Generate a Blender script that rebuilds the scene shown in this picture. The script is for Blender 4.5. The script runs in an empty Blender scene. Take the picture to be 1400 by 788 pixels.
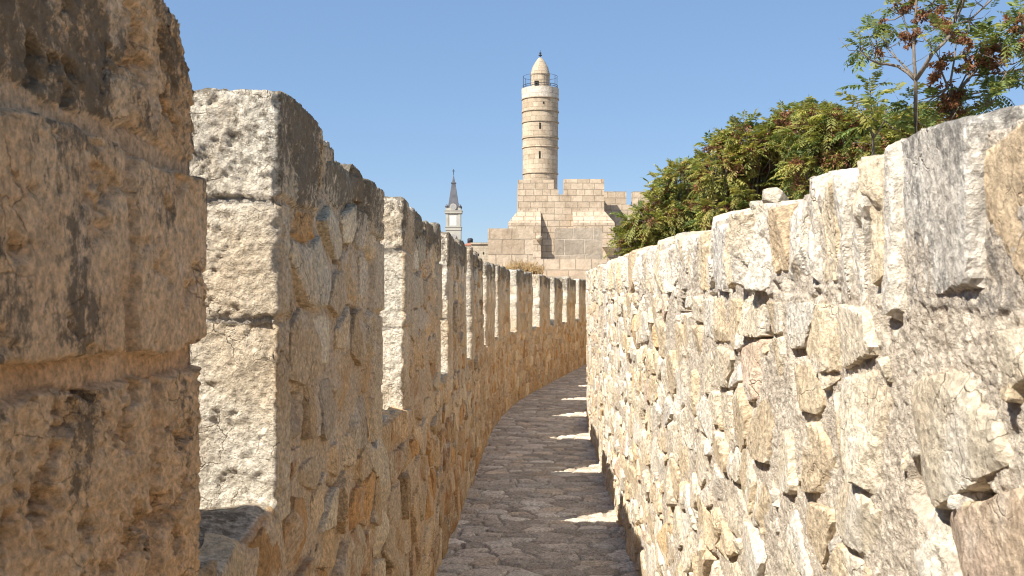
import bpy, math, random
import numpy as np
from mathutils import Vector

SC = bpy.context.scene
COL = SC.collection
R = math.radians

# ------------------------------------------------------------------ camera, sky, sun, exposure
EYE = 1.6
cam_d = bpy.data.cameras.new('camera')
cam = bpy.data.objects.new('camera', cam_d); COL.objects.link(cam)
cam.location = (0, 0, EYE); cam.rotation_euler = (R(90), 0, 0)
cam_d.sensor_width = 36; cam_d.lens = 36
cam_d.clip_start = 0.05; cam_d.clip_end = 6000
cam_d.dof.use_dof = True; cam_d.dof.focus_distance = 7.0; cam_d.dof.aperture_fstop = 18.0
SC.camera = cam
LIGHT = Vector((1.1, 1.0, -1.65)).normalized()           # the way the sunlight travels
w = bpy.data.worlds.new('World'); SC.world = w; w.use_nodes = True
nt = w.node_tree; bg = nt.nodes['Background']
sky = nt.nodes.new('ShaderNodeTexSky'); sky.sky_type = 'NISHITA'; sky.sun_disc = False
sky.sun_elevation = math.asin(-LIGHT.z)
sky.sun_rotation = math.atan2(-LIGHT.x, -LIGHT.y)
sky.altitude = 800; sky.air_density = 1.0; sky.dust_density = 0.3; sky.ozone_density = 2.0
even = nt.nodes.new('ShaderNodeMix'); even.data_type = 'RGBA'; even.inputs['Factor'].default_value = .55
nt.links.new(sky.outputs[0], even.inputs['A']); even.inputs['B'].default_value = (1.80, 3.15, 5.55, 1)
nt.links.new(even.outputs['Result'], bg.inputs[0]); bg.inputs[1].default_value = 0.074
sun_d = bpy.data.lights.new('sun', 'SUN'); sun_d.energy = 4.6; sun_d.angle = R(0.5); sun_d.color = (1, 0.94, 0.84)
sun = bpy.data.objects.new('sun', sun_d); COL.objects.link(sun)
sun.rotation_euler = LIGHT.to_track_quat('-Z', 'Y').to_euler(); sun.location = (-20, -20, 30)
SC.view_settings.view_transform = 'Standard'; SC.view_settings.look = 'None'
SC.view_settings.exposure = 0.92; SC.view_settings.gamma = 1; SC.view_settings.use_curve_mapping = False
SC.render.engine = 'CYCLES'
SC.cycles.use_denoising = True; SC.cycles.filter_width = 1.1
SC.cycles.max_bounces = 8; SC.cycles.diffuse_bounces = 5

F = 1400.0
def at(px, py, d):
    """point at depth d that the photo shows at (px, py)"""
    return ((px - 700) / F * d, d, EYE - (py - 394) / F * d)

# ------------------------------------------------------------------ noise in numpy
_rs = np.random.RandomState(11)
PERM = np.concatenate([_rs.permutation(256)] * 3).astype(np.int32)
_g = _rs.normal(size=(256, 3)); GRAD = (_g / np.linalg.norm(_g, axis=1)[:, None]).astype(np.float32)

def pn(x, y, z=0.0):
    x, y, z = np.broadcast_arrays(np.asarray(x, np.float32), np.asarray(y, np.float32), np.asarray(z, np.float32))
    xf, yf, zf = np.floor(x), np.floor(y), np.floor(z)
    xi, yi, zi = xf.astype(np.int32) & 255, yf.astype(np.int32) & 255, zf.astype(np.int32) & 255
    x = x - xf; y = y - yf; z = z - zf
    u, v, ww = (t * t * t * (t * (t * 6 - 15) + 10) for t in (x, y, z))
    def gr(a, b, c):
        g = GRAD[PERM[PERM[PERM[xi + a] + yi + b] + zi + c]]
        return g[..., 0] * (x - a) + g[..., 1] * (y - b) + g[..., 2] * (z - c)
    def lx(b, c):
        g0 = gr(0, b, c); return g0 + u * (gr(1, b, c) - g0)
    def ly(c):
        g0 = lx(0, c); return g0 + v * (lx(1, c) - g0)
    g0 = ly(0)
    return (g0 + ww * (ly(1) - g0)) * 1.5

def fbm(x, y, z=0.0, o=4, gain=.5, ridged=False):
    a, f, s, n = 1.0, 1.0, 0.0, 0.0
    for k in range(o):
        q = pn(np.asarray(x) * f + 17.3 * k, np.asarray(y) * f + 5.1 * k, np.asarray(z) * f + 9.7 * k)
        if ridged: q = 1 - 2 * np.abs(q)
        s = s + a * q; n += a; a *= gain; f *= 2.03
    return s / n

def sst(a, b, x):
    t = np.clip((x - a) / (b - a), 0, 1); return t * t * (3 - 2 * t)

def mixc(a, b, f):
    return a + (b - a) * f[..., None]

class Rubble:
    """irregular stones laid in rough rows: nearest stone, distance to its edge, per-stone randoms"""
    def __init__(self, seed, u0, u1, rows, wmin, wmax, jit=.35, asp=.55, power=.0):
        rs = np.random.RandomState(seed); self.rows = np.array(rows); self.asp = asp
        su, sv, rw = [], [], []
        for r in range(len(rows) - 1):
            h = rows[r + 1] - rows[r]; u = u0 - rs.rand() * wmax
            while u < u1 + wmax:
                wd = wmin + (wmax - wmin) * rs.rand() ** 1.4
                su.append(u + wd / 2 + (rs.rand() - .5) * jit * wd * .4)
                sv.append((rows[r] + rows[r + 1]) / 2 + (rs.rand() - .5) * jit * 2 * h * .6)
                rw.append(r); u += wd
        su, sv, rw = np.array(su), np.array(sv), np.array(rw)
        o = np.lexsort((su, rw)); self.su, self.sv, self.rw = su[o], sv[o], rw[o]
        self.key = self.rw * 1e4 + self.su
        n = len(su); self.n = n
        self.pw = (rs.rand(n) - .5) * power
        self.rnd = rs.rand(n, 8)
        self.pl = np.stack([rs.normal(0, .30, (n, 6)), rs.normal(0, .24, (n, 6)), rs.rand(n, 6) * .035 + .004], -1)
    def eval(self, u, v, reach=(-2, -1, 0, 1), both=False):
        sh = u.shape; u = u.ravel(); v = v.ravel(); N = len(u)
        r0 = np.clip(np.searchsorted(self.rows, v) - 1, 0, len(self.rows) - 2)
        d1 = np.full(N, 9e9); d2 = np.full(N, 9e9); i1 = np.zeros(N, int); i2 = np.zeros(N, int)
        for dr in (-1, 0, 1):
            rr = r0 + dr
            ok = (rr >= 0) & (rr < len(self.rows) - 1)
            k = np.searchsorted(self.key, np.clip(rr, 0, None) * 1e4 + u)
            for dk in reach:
                c = np.clip(k + dk, 0, self.n - 1)
                d = ((u - self.su[c]) * self.asp) ** 2 + (v - self.sv[c]) ** 2 - self.pw[c]
                d = np.where(ok & (self.rw[c] == rr), d, 9e9)
                lt1 = d < d1; lt2 = (~lt1) & (d < d2)
                d2 = np.where(lt1, d1, np.where(lt2, d, d2)); i2 = np.where(lt1, i1, np.where(lt2, c, i2))
                d1 = np.where(lt1, d, d1); i1 = np.where(lt1, c, i1)
        sep = np.sqrt(((self.su[i1] - self.su[i2]) * self.asp) ** 2 + (self.sv[i1] - self.sv[i2]) ** 2) + 1e-4
        e = (d2 - d1) / (2 * sep)
        if both: return i1.reshape(sh), e.reshape(sh), i2.reshape(sh)
        return i1.reshape(sh), e.reshape(sh)
    def facets(self, i, u, v, k=5):
        du, dv = u - self.su[i], v - self.sv[i]; h = None
        for q in range(k):
            p = self.pl[i, q]; t = p[..., 2] + p[..., 0] * du + p[..., 1] * dv
            h = t if h is None else np.minimum(h, t)
        return h

def flakes(L, u, v, wu, wv, soft=.006):
    """spalled stone: cells with a tilted plane each, meeting in sharp steps"""
    a = u + wu * pn(u * 9, v * 6, 51) + .07 * wu * pn(u * 30, v * 26, 5); b = v + wv * pn(u * 9, v * 6, 57) + .07 * wv * pn(u * 30, v * 26, 15)
    i, e, i2 = L.eval(a, b, range(-4, 4), True)
    f = .5 + .5 * sst(0, soft * np.clip(np.abs(u) / 2, 1, 4), e)
    def hh(q): return (L.rnd[q, 1] - .5) * 2 * (a - L.su[q]) + (L.rnd[q, 2] - .5) * (b - L.sv[q])
    return ((L.rnd[i, 0] - .5) * f + (L.rnd[i2, 0] - .5) * (1 - f)) * 2, hh(i) * f + hh(i2) * (1 - f), L.rnd[i, 3]

def palette(rnd, cols, wts):
    c = np.cumsum(np.array(wts, float)); c /= c[-1]
    return np.array(cols)[np.searchsorted(c, rnd)]

# ------------------------------------------------------------------ objects
def props(o, label=None, cat=None, group=None, kind=None):
    if label: o['label'] = label
    if cat: o['category'] = cat
    if group: o['group'] = group
    if kind: o['kind'] = kind
    return o

def empty(name, loc, label=None, cat=None, group=None):
    o = bpy.data.objects.new(name, None); COL.objects.link(o); o.location = loc; o.empty_display_size = .2
    return props(o, label, cat, group)

def raw_mesh(name, V, quads=None, tris=None, mat=None, parent=None, smooth=True, attrs=None, uv=None):
    V = np.asarray(V, np.float32).reshape(-1, 3)
    p = parent
    while p is not None:
        V = V - np.array(p.location, np.float32); p = p.parent
    me = bpy.data.meshes.new(name)
    li, ls = [], []; n0 = 0
    for arr, k in ((quads, 4), (tris, 3)):
        if arr is not None and len(arr):
            arr = np.asarray(arr, np.int32); li.append(arr.ravel()); ls.append(n0 + np.arange(len(arr), dtype=np.int32) * k); n0 += arr.size
    li = np.concatenate(li); ls = np.concatenate(ls)
    me.vertices.add(len(V)); me.vertices.foreach_set('co', V.ravel())
    me.loops.add(len(li)); me.loops.foreach_set('vertex_index', li)
    me.polygons.add(len(ls)); me.polygons.foreach_set('loop_start', ls)
    me.update(calc_edges=True)
    me.polygons.foreach_set('use_smooth', np.broadcast_to(np.asarray(smooth, bool), (len(ls),)).copy())
    for an, a in (attrs or {}).items():
        at_ = me.attributes.new(an, 'FLOAT_COLOR', 'POINT')
        a4 = np.ones((len(V), 4), np.float32); a = np.asarray(a, np.float32).reshape(len(V), -1); a4[:, :a.shape[1]] = a
        at_.data.foreach_set('color', a4.ravel())
    if uv is not None:
        l = me.uv_layers.new(name='UVMap'); l.data.foreach_set('uv', np.asarray(uv, np.float32).ravel())
    me.validate()
    if mat: me.materials.append(mat)
    o = bpy.data.objects.new(name, me); COL.objects.link(o)
    if parent: o.parent = parent
    return o

def grid_quads(nv, nu, off=0):
    i = np.arange(nv * nu).reshape(nv, nu) + off
    return np.stack([i[:-1, :-1], i[:-1, 1:], i[1:, 1:], i[1:, :-1]], -1).reshape(-1, 4)

class PB:
    """collects flat polygons with a metre UV (masonry runs along each face), boxes, prisms, tubes, lathes: one mesh"""
    def __init__(s): s.v = []; s.f = []; s.uv = []
    def poly(s, pts, uvs=None):
        pts = [Vector(p) for p in pts]; b = len(s.v); s.v += [tuple(p) for p in pts]; s.f.append(tuple(range(b, b + len(pts))))
        if uvs is None:
            n = (pts[1] - pts[0]).cross(pts[-1] - pts[0])
            if n.length < 1e-9: n = Vector((0, 0, 1))
            n.normalize()
            if abs(n.z) > .95: uvs = [(p.x, p.y) for p in pts]
            else:
                t = Vector((-n.y, n.x, 0)).normalized(); q = n.cross(t)
                uvs = [(p.dot(t), p.dot(q) if abs(n.z) > .2 else p.z) for p in pts]
        s.uv += uvs
    def box(s, x0, x1, y0, y1, z0, z1):
        a = [(x0, y0), (x1, y0), (x1, y1), (x0, y1)]; s.prism(a, z0, z1)
    def prism(s, a, z0, z1, b=None):
        """footprint a (counter-clockwise) at z0 to footprint b at z1"""
        b = b or a; n = len(a)
        A = [(x, y, z0) for x, y in a]; B = [(x, y, z1) for x, y in b]
        for i in range(n): s.poly([A[i], A[(i + 1) % n], B[(i + 1) % n], B[i]])
        s.poly(B); s.poly(A[::-1])
    def lathe(s, cx, cy, prof, n=40, cap=True):
        R0 = max(p[0] for p in prof)
        for (r0, z0), (r1, z1) in zip(prof[:-1], prof[1:]):
            for k in range(n):
                a, b = 2 * math.pi * k / n, 2 * math.pi * (k + 1) / n
                P = [(cx + r0 * math.cos(a), cy + r0 * math.sin(a), z0), (cx + r0 * math.cos(b), cy + r0 * math.sin(b), z0),
                     (cx + r1 * math.cos(b), cy + r1 * math.sin(b), z1), (cx + r1 * math.cos(a), cy + r1 * math.sin(a), z1)]
                ss = abs(z1 - z0) + 1e-4
                U = [(a * R0, z0), (b * R0, z0), (b * R0, z1), (a * R0, z1)] if abs(z1 - z0) > .01 else None
                if r1 < 1e-4: P = P[:3]; U = U and U[:3]
                elif r0 < 1e-4: P = [P[0], P[2], P[3]]; U = U and [U[0], U[2], U[3]]
                s.poly(P, U)
    def tube(s, pts, r, n=6):
        pts = [Vector(p) for p in pts]; rings = []
        for i, p in enumerate(pts):
            d = (pts[min(i + 1, len(pts) - 1)] - pts[max(i - 1, 0)]).normalized()
            a = d.cross(Vector((.31, .77, .2)) if abs(d.z) > .9 else Vector((0, 0, 1))).normalized(); b = d.cross(a)
            rr = r[i] if hasattr(r, '__len__') else r
            rings.append([p + a * rr * math.cos(2 * math.pi * k / n) + b * rr * math.sin(2 * math.pi * k / n) for k in range(n)])
        base = len(s.v); s.v += [tuple(q) for rg in rings for q in rg]
        for i in range(len(pts) - 1):
            for k in range(n):
                s.f.append((base + i * n + k, base + i * n + (k + 1) % n, base + (i + 1) * n + (k + 1) % n, base + (i + 1) * n + k))
                s.uv += [(k / n, i), ((k + 1) / n, i), ((k + 1) / n, i + 1), (k / n, i + 1)]
        for rg, o in ((0, -1), (len(pts) - 1, 1)):
            f = [base + rg * n + k for k in range(n)][::o]; s.f.append(tuple(f)); s.uv += [(0, 0)] * n
    def build(s, name, mat, parent=None, smooth=False):
        V = np.array(s.v, float); p = parent
        while p is not None: V = V - np.array(p.location); p = p.parent
        me = bpy.data.meshes.new(name); me.from_pydata(V.tolist(), [], s.f)
        l = me.uv_layers.new(name='UVMap'); l.data.foreach_set('uv', np.array(s.uv, np.float32).ravel())
        import bmesh
        bm = bmesh.new(); bm.from_mesh(me); bmesh.ops.remove_doubles(bm, verts=bm.verts, dist=.0005); bm.to_mesh(me); bm.free()
        if smooth: me.polygons.foreach_set('use_smooth', np.ones(len(me.polygons), bool))
        me.materials.append(mat)
        o = bpy.data.objects.new(name, me); COL.objects.link(o)
        if parent: o.parent = parent
        return o

# ------------------------------------------------------------------ materials
def new_mat(name):
    m = bpy.data.materials.new(name); m.use_nodes = True
    n = m.node_tree.nodes; b = n['Principled BSDF']; b.inputs['Roughness'].default_value = .9
    if 'Specular IOR Level' in b.inputs: b.inputs['Specular IOR Level'].default_value = .25
    return m, n, m.node_tree.links, b

def N(n, t, **kw):
    x = n.new('ShaderNode' + t)
    for k, v in kw.items(): setattr(x, k, v)
    return x

def noise(n, l, vec, scale, detail=6, rough=.6, dist=0):
    x = N(n, 'TexNoise'); x.inputs['Scale'].default_value = scale; x.inputs['Detail'].default_value = detail
    x.inputs['Roughness'].default_value = rough; x.inputs['Distortion'].default_value = dist
    l.new(vec, x.inputs['Vector']); return x.outputs['Fac']

def ramp(n, l, fac, p0, c0, p1, c1):
    x = N(n, 'ValToRGB'); e = x.color_ramp.elements
    e[0].position = p0; e[1].position = p1
    e[0].color = (*c0, 1) if hasattr(c0, '__len__') else (c0, c0, c0, 1); e[1].color = (*c1, 1) if hasattr(c1, '__len__') else (c1, c1, c1, 1)
    l.new(fac, x.inputs[0]); return x.outputs[0]

def mix(n, l, fac, a, b, bt='MIX'):
    x = N(n, 'Mix', data_type='RGBA', blend_type=bt)
    for s, v in ((x.inputs['Factor'], fac), (x.inputs['A'], a), (x.inputs['B'], b)):
        if hasattr(v, 'links') or hasattr(v, 'is_linked'): l.new(v, s)
        elif hasattr(v, '__len__'): s.default_value = (*v, 1)
        else: s.default_value = v
    return x.outputs['Result']

def math_(n, l, op, a, b):
    x = N(n, 'Math', operation=op)
    for s, v in ((x.inputs[0], a), (x.inputs[1], b)):
        if hasattr(v, 'is_linked'): l.new(v, s)
        else: s.default_value = v
    return x.outputs[0]

def weathered_stone(name, lichen=(.13, .102, .068), grain=70, bump=.55, pit=28):
    """stone whose colour and mortar come with the mesh, with grain, pits, orange patches and lichen on top"""
    m, n, l, b = new_mat(name)
    co = N(n, 'TexCoord').outputs['Object']
    c = N(n, 'Attribute', attribute_name='col').outputs['Color']
    sep = N(n, 'SeparateColor'); l.new(N(n, 'Attribute', attribute_name='msk').outputs['Color'], sep.inputs[0])
    mort, lich, rust = sep.outputs[0], sep.outputs[1], sep.outputs[2]
    g1 = noise(n, l, co, grain, 8, .7)
    g2 = noise(n, l, co, 9, 6, .65)
    c = mix(n, l, 1.0, c, ramp(n, l, g1, .36, .64, .64, 1.40), 'MULTIPLY')
    c = mix(n, l, 1.0, c, ramp(n, l, g2, .3, (.86, .82, .77), .7, (1.13, 1.12, 1.09)), 'MULTIPLY')
    sp2 = noise(n, l, co, grain * 2.4, 5, .7)
    c = mix(n, l, ramp(n, l, sp2, .64, 0.0, .76, .5), c, mix(n, l, 1.0, c, (.56, .50, .43), 'MULTIPLY'))
    ve = N(n, 'TexVoronoi', feature='DISTANCE_TO_EDGE'); ve.inputs['Scale'].default_value = 13
    wv_ = N(n, 'VectorMath', operation='SCALE'); wv_.inputs['Scale'].default_value = .10
    nzc = N(n, 'TexNoise'); nzc.inputs['Scale'].default_value = 11; nzc.inputs['Detail'].default_value = 5; l.new(co, nzc.inputs['Vector']); l.new(nzc.outputs['Color'], wv_.inputs[0])
    wa = N(n, 'VectorMath', operation='ADD'); l.new(co, wa.inputs[0]); l.new(wv_.outputs[0], wa.inputs[1]); l.new(wa.outputs[0], ve.inputs['Vector'])
    crack = math_(n, l, 'MULTIPLY', ramp(n, l, ve.outputs['Distance'], .004, 1.0, .022, 0.0), ramp(n, l, noise(n, l, co, 5, 3, .6), .50, 0.0, .62, 1.0))
    crack = math_(n, l, 'MULTIPLY', crack, math_(n, l, 'SUBTRACT', 1.0, mort))
    c = mix(n, l, math_(n, l, 'MULTIPLY', crack, .55), c, mix(n, l, 1.0, c, (.32, .26, .2), 'MULTIPLY'))
    # orange patches, stronger low on the left wall
    f = math_(n, l, 'MULTIPLY', rust, ramp(n, l, noise(n, l, co, 14, 7, .7), .40, 0.0, .66, 1.0))
    c = mix(n, l, f, c, (.44, .215, .085))
    # lichen, soot and painted sill shade: fine speckle gated by the broad mask
    mp = N(n, 'Mapping'); mp.inputs['Scale'].default_value = (1, 1, .7); l.new(co, mp.inputs[0])
    sp = math_(n, l, 'ADD', noise(n, l, mp.outputs[0], 42, 9, .78), math_(n, l, 'MULTIPLY', lich, .42))
    f = ramp(n, l, sp, .70, 0.0, .80, 1.0)
    c = mix(n, l, math_(n, l, 'MULTIPLY', f, .80), c, lichen)
    l.new(c, b.inputs['Base Color'])
    vo = N(n, 'TexVoronoi'); vo.inputs['Scale'].default_value = pit; l.new(co, vo.inputs['Vector'])
    hh = math_(n, l, 'ADD', math_(n, l, 'MULTIPLY', g1, .7), math_(n, l, 'MULTIPLY', noise(n, l, co, grain * .35, 6, .6), .9))
    hh = math_(n, l, 'ADD', hh, math_(n, l, 'MULTIPLY', ramp(n, l, vo.outputs['Distance'], 0, 0.0, .35, 1.0), .25))
    hh = math_(n, l, 'SUBTRACT', hh, math_(n, l, 'MULTIPLY', crack, .35))
    hh = math_(n, l, 'ADD', hh, math_(n, l, 'MULTIPLY', math_(n, l, 'MULTIPLY', noise(n, l, co, 170, 3, .7), mort), .55))
    bp = N(n, 'Bump'); bp.inputs['Strength'].default_value = min(1, bump * 1.6); bp.inputs['Distance'].default_value = .030
    l.new(hh, bp.inputs['Height']); l.new(bp.outputs[0], b.inputs['Normal'])
    return m

def masonry(name, c1, c2, mortar, bw, rh, ms=.03, wear=.5, stain=(.16, .125, .09)):
    """coursed ashlar in metres along the face"""
    m, n, l, b = new_mat(name)
    uv = N(n, 'TexCoord').outputs['UV']; ob = N(n, 'TexCoord').outputs['Object']
    nz = N(n, 'TexNoise'); nz.inputs['Scale'].default_value = 1.3 / rh * .5; l.new(ob, nz.inputs['Vector'])
    va = N(n, 'VectorMath', operation='SCALE'); va.inputs['Scale'].default_value = rh * .14
    vs = N(n, 'VectorMath', operation='SUBTRACT'); vs.inputs[1].default_value = (.5, .5, .5); l.new(nz.outputs['Color'], vs.inputs[0])
    l.new(vs.outputs[0], va.inputs[0]); ad = N(n, 'VectorMath', operation='ADD'); l.new(uv, ad.inputs[0]); l.new(va.outputs[0], ad.inputs[1])
    br = N(n, 'TexBrick'); br.offset = .43; br.squash = .72; br.squash_frequency = 3
    for k, v in (('Color1', (*c1, 1)), ('Color2', (*c2, 1)), ('Mortar', (*mortar, 1)), ('Scale', 1.0), ('Mortar Size', ms), ('Mortar Smooth', .3), ('Bias', -.1), ('Brick Width', bw), ('Row Height', rh)):
        br.inputs[k].default_value = v
    l.new(ad.outputs[0], br.inputs['Vector'])
    c = mix(n, l, 1.0, br.outputs['Color'], ramp(n, l, noise(n, l, ob, 2.2 / rh, 6, .7), .28, .70, .72, 1.2), 'MULTIPLY')
    c = mix(n, l, 1.0, c, ramp(n, l, noise(n, l, ob, .35 / rh, 4, .6), .3, (.82, .78, .74), .7, (1.1, 1.08, 1.05)), 'MULTIPLY')
    f = ramp(n, l, noise(n, l, ob, 1.1 / rh, 8, .75), .56, 0.0, .74, wear)
    c = mix(n, l, f, c, stain)
    mpv = N(n, 'Mapping'); mpv.inputs['Scale'].default_value = (1, 1, .22); l.new(ob, mpv.inputs[0])
    c = mix(n, l, ramp(n, l, noise(n, l, mpv.outputs[0], .8 / rh, 7, .7), .52, 0.0, .72, wear), c, mix(n, l, 1.0, c, (.62, .56, .49), 'MULTIPLY'))
    l.new(c, b.inputs['Base Color'])
    hh = math_(n, l, 'ADD', math_(n, l, 'MULTIPLY', br.outputs['Fac'], -1.2), math_(n, l, 'MULTIPLY', noise(n, l, ob, 5 / rh, 7, .7), 1.0))
    bp = N(n, 'Bump'); bp.inputs['Strength'].default_value = .8; bp.inputs['Distance'].default_value = rh * .07
    l.new(hh, bp.inputs['Height']); l.new(bp.outputs[0], b.inputs['Normal'])
    return m

def plain(name, c, rough=.85, metal=0, var=.25, sc=3, bump=.2):
    m, n, l, b = new_mat(name); b.inputs['Roughness'].default_value = rough; b.inputs['Metallic'].default_value = metal
    ob = N(n, 'TexCoord').outputs['Object']; f = noise(n, l, ob, sc, 7, .65)
    l.new(mix(n, l, 1.0, c, ramp(n, l, f, .3, 1 - var, .7, 1 + var), 'MULTIPLY'), b.inputs['Base Color'])
    bp = N(n, 'Bump'); bp.inputs['Strength'].default_value = bump; bp.inputs['Distance'].default_value = .03
    l.new(f, bp.inputs['Height']); l.new(bp.outputs[0], b.inputs['Normal'])
    return m

def leaf_mat(name):
    m, n, l, b = new_mat(name); b.inputs['Roughness'].default_value = .55
    c = N(n, 'Attribute', attribute_name='col').outputs['Color']
    l.new(c, b.inputs['Base Color'])
    tr = N(n, 'BsdfTranslucent'); l.new(mix(n, l, 1.0, c, (1.25, 1.3, .6), 'MULTIPLY'), tr.inputs['Color'])
    ms = N(n, 'MixShader'); ms.inputs[0].default_value = .38
    l.new(b.outputs[0], ms.inputs[1]); l.new(tr.outputs[0], ms.inputs[2]); l.new(ms.outputs[0], n['Material Output'].inputs['Surface'])
    return m

M_left = weathered_stone('weathered_limestone', grain=80)
M_right = weathered_stone('flaked_limestone', lichen=(.20, .185, .165), grain=60, bump=.45, pit=40)
M_floor = weathered_stone('path_flagstone', lichen=(.10, .085, .07), grain=55, bump=.35, pit=30)
M_leaf = leaf_mat('leaf'); M_bark = plain('bark', (.20, .165, .13), .9, 0, .35, 18, .5)

# ------------------------------------------------------------------ the line of the rampart
_Y = np.arange(-12, 60, .02)
_m = .03 + .16 * sst(11, 19, _Y) + .18 * sst(23, 42, _Y)
_X = np.concatenate([[0], np.cumsum((_m[1:] + _m[:-1]) * .01)]); _X += -.62 - np.interp(0, _Y, _X)
WID = 1.17
def zf(u): return -.0115 * u                              # the path falls gently away
def W(u, t, z):
    """path frame to world: u along, t to the right of the left wall's face, z above the path"""
    m = np.interp(u, _Y, _m); q = 1 / np.sqrt(1 + m * m)
    return np.stack([np.interp(u, _Y, _X) + t * q, u - t * m * q, z + zf(u)], -1)

def spaced(u0, u1, fn):
    out = [u0]; u = u0
    while u < u1:
        u += fn(u); out.append(u)
    out = np.array(out); return u0 + (out - u0) * (u1 - u0) / (out[-1] - u0)

GROUND = -9.0

# ------------------------------------------------------------------ ground
def sheet(name, x0, x1, y0, y1, z, n, amp, mat):
    xs, ys = np.meshgrid(np.linspace(x0, x1, n), np.linspace(y0, y1, n))
    r = np.hypot(xs, ys - 40)
    V = np.stack([xs, ys, z + amp * fbm(xs * .03, ys * .03, 0, 4)], -1)
    return props(raw_mesh(name, V, grid_quads(n, n), mat=mat), kind='structure')
M_ground = plain('dusty_ground', (.30, .25, .18), .95, 0, .35, .4, .6)
sheet('ground', -2500, 2500, -2500, 2500, GROUND, 60, .3, M_ground)
xs, ys = np.meshgrid(np.linspace(2.3, 40, 60), np.linspace(-14, 44, 80)); xs = xs + np.clip((ys - 12) * .22, 0, None) * 1.0
V = np.stack([xs, ys, -3.6 + .25 * fbm(xs * .3, ys * .3, 0, 4)], -1); V[:, -1, 2] = GROUND - .5; V[0, :, 2] = GROUND - .5; V[-1, :, 2] = GROUND - .5; V[:, 0, 2] = GROUND - .5
props(raw_mesh('terrace', V, grid_quads(80, 60), mat=M_ground), kind='structure')

# ------------------------------------------------------------------ path
def build_path():
    rows = np.cumsum(np.concatenate([[-3], np.random.RandomState(4).uniform(.085, .185, 400)])); rows = rows[rows < 36]
    L = Rubble(21, -.1, 1.35, rows, .10, .36, .6, .75, .004)
    us = spaced(-2.5, 33, lambda u: np.clip(.0022 * abs(u), .010, .03)); ts = np.linspace(-.12, WID + .12, 210)
    U, T = np.meshgrid(us, ts, indexing='ij')
    wu = U + .012 * pn(U * 9, T * 9, 3) + .005 * pn(U * 28, T * 28, 1); wt = T + .016 * pn(U * 8, T * 8, 7) + .005 * pn(U * 28, T * 28, 5)
    i, e = L.eval(wt, wu)
    g = .0065 + .006 * pn(U * 5, T * 5, 22) + .010 * sst(.1, .5, pn(U * 1.7, T * 3, 27)); x = e - np.clip(g, .003, .03)
    st = .09 * L.facets(i, wt, wu, 3) + L.rnd[i, 0] * .010 - .006 * np.exp(-np.clip(x, 0, 1) / .006)
    mm = sst(.003, -.003, x)
    mo = -.010 + .006 * fbm(U * 20, T * 20, 2, 3) + .008 * pn(U * 2.2, T * 2.2, 8)
    h = st * (1 - mm) + mo * mm + .0030 * fbm(U * 34, T * 34, 4, 3)
    c = palette(L.rnd[i, 1], [(.64, .575, .495), (.54, .485, .415), (.74, .69, .61), (.62, .53, .425)], [4, 3, 1.4, 1.6]) * (.75 + .5 * L.rnd[i, 2])[..., None]
    c = mixc(c, np.array([.42, .37, .30]), mm)
    P = W(U, T, h - .012)
    lich = .25 + .25 * pn(U * 1.6, T * 1.6, 12) 
    o = raw_mesh('path', P, grid_quads(*U.shape), mat=M_floor, attrs={'col': c, 'msk': np.stack([mm, lich, U * 0], -1)})
    props(o, kind='structure')
build_path()

def polyhedron(planes, n, m, b0=-.35):
    """star-shaped body cut by planes (normal, distance); local axes: along, up, out of the wall"""
    A, B = np.meshgrid(np.linspace(0, 2 * math.pi, n, endpoint=False), np.linspace(b0, math.pi / 2 - .02, m), indexing='ij')
    D = np.stack([np.cos(A) * np.cos(B), np.sin(A) * np.cos(B), np.sin(B)], -1)
    nn = np.array([p[0] for p in planes]); dd = np.array([p[1] for p in planes])
    nn = nn / np.linalg.norm(nn, axis=1)[:, None]
    q = D @ nn.T; r = np.min(np.where(q > .02, dd / np.maximum(q, .02), 9), -1)
    P = D * r[..., None]
    i = np.arange(n * m).reshape(n, m); j = np.roll(i, -1, 0)
    Q = np.stack([i[:, :-1], j[:, :-1], j[:, 1:], i[:, 1:]], -1).reshape(-1, 4)
    T = np.stack([i[:, -1], j[:, -1], np.full(n, n * m)], -1)
    return np.concatenate([P.reshape(-1, 3), P[:, -1].mean(0)[None]]), Q, T

def cell_planes(Rb, k, rs, gap, slope):
    """the sides of stone k: half way to each neighbour, less the joint"""
    su, sv, asp = Rb.su[k], Rb.sv[k], Rb.asp
    near = np.where((np.abs(Rb.su - su) < .75) & (np.abs(Rb.sv - sv) < .42))[0]
    pl = []; dmin = 9
    for o in near:
        if o == k: continue
        dx, dy = (Rb.su[o] - su) * asp, Rb.sv[o] - sv
        off = (dx * dx + dy * dy + Rb.pw[k] - Rb.pw[o]) / 2
        nx, ny = dx * asp, dy; ln = math.hypot(nx, ny)
        d = max(.008, off / ln - gap); dmin = min(dmin, d)
        pl.append(((nx / ln + rs.normal(0, .05), ny / ln + rs.normal(0, .05), rs.uniform(0, slope)), d))
    return pl, dmin

def grain(P, rough, seed, su):
    nz = fbm(P[:, 0] * 11 + seed, P[:, 1] * 11, P[:, 2] * 11 + su * 7, 3, .55); n2 = fbm(P[:, 0] * 55 + seed, P[:, 1] * 55, P[:, 2] * 55, 3, .7)
    return P + P / (np.linalg.norm(P, axis=1)[:, None] + 1e-6) * (rough * nz + .0028 * n2)[:, None]

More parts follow.
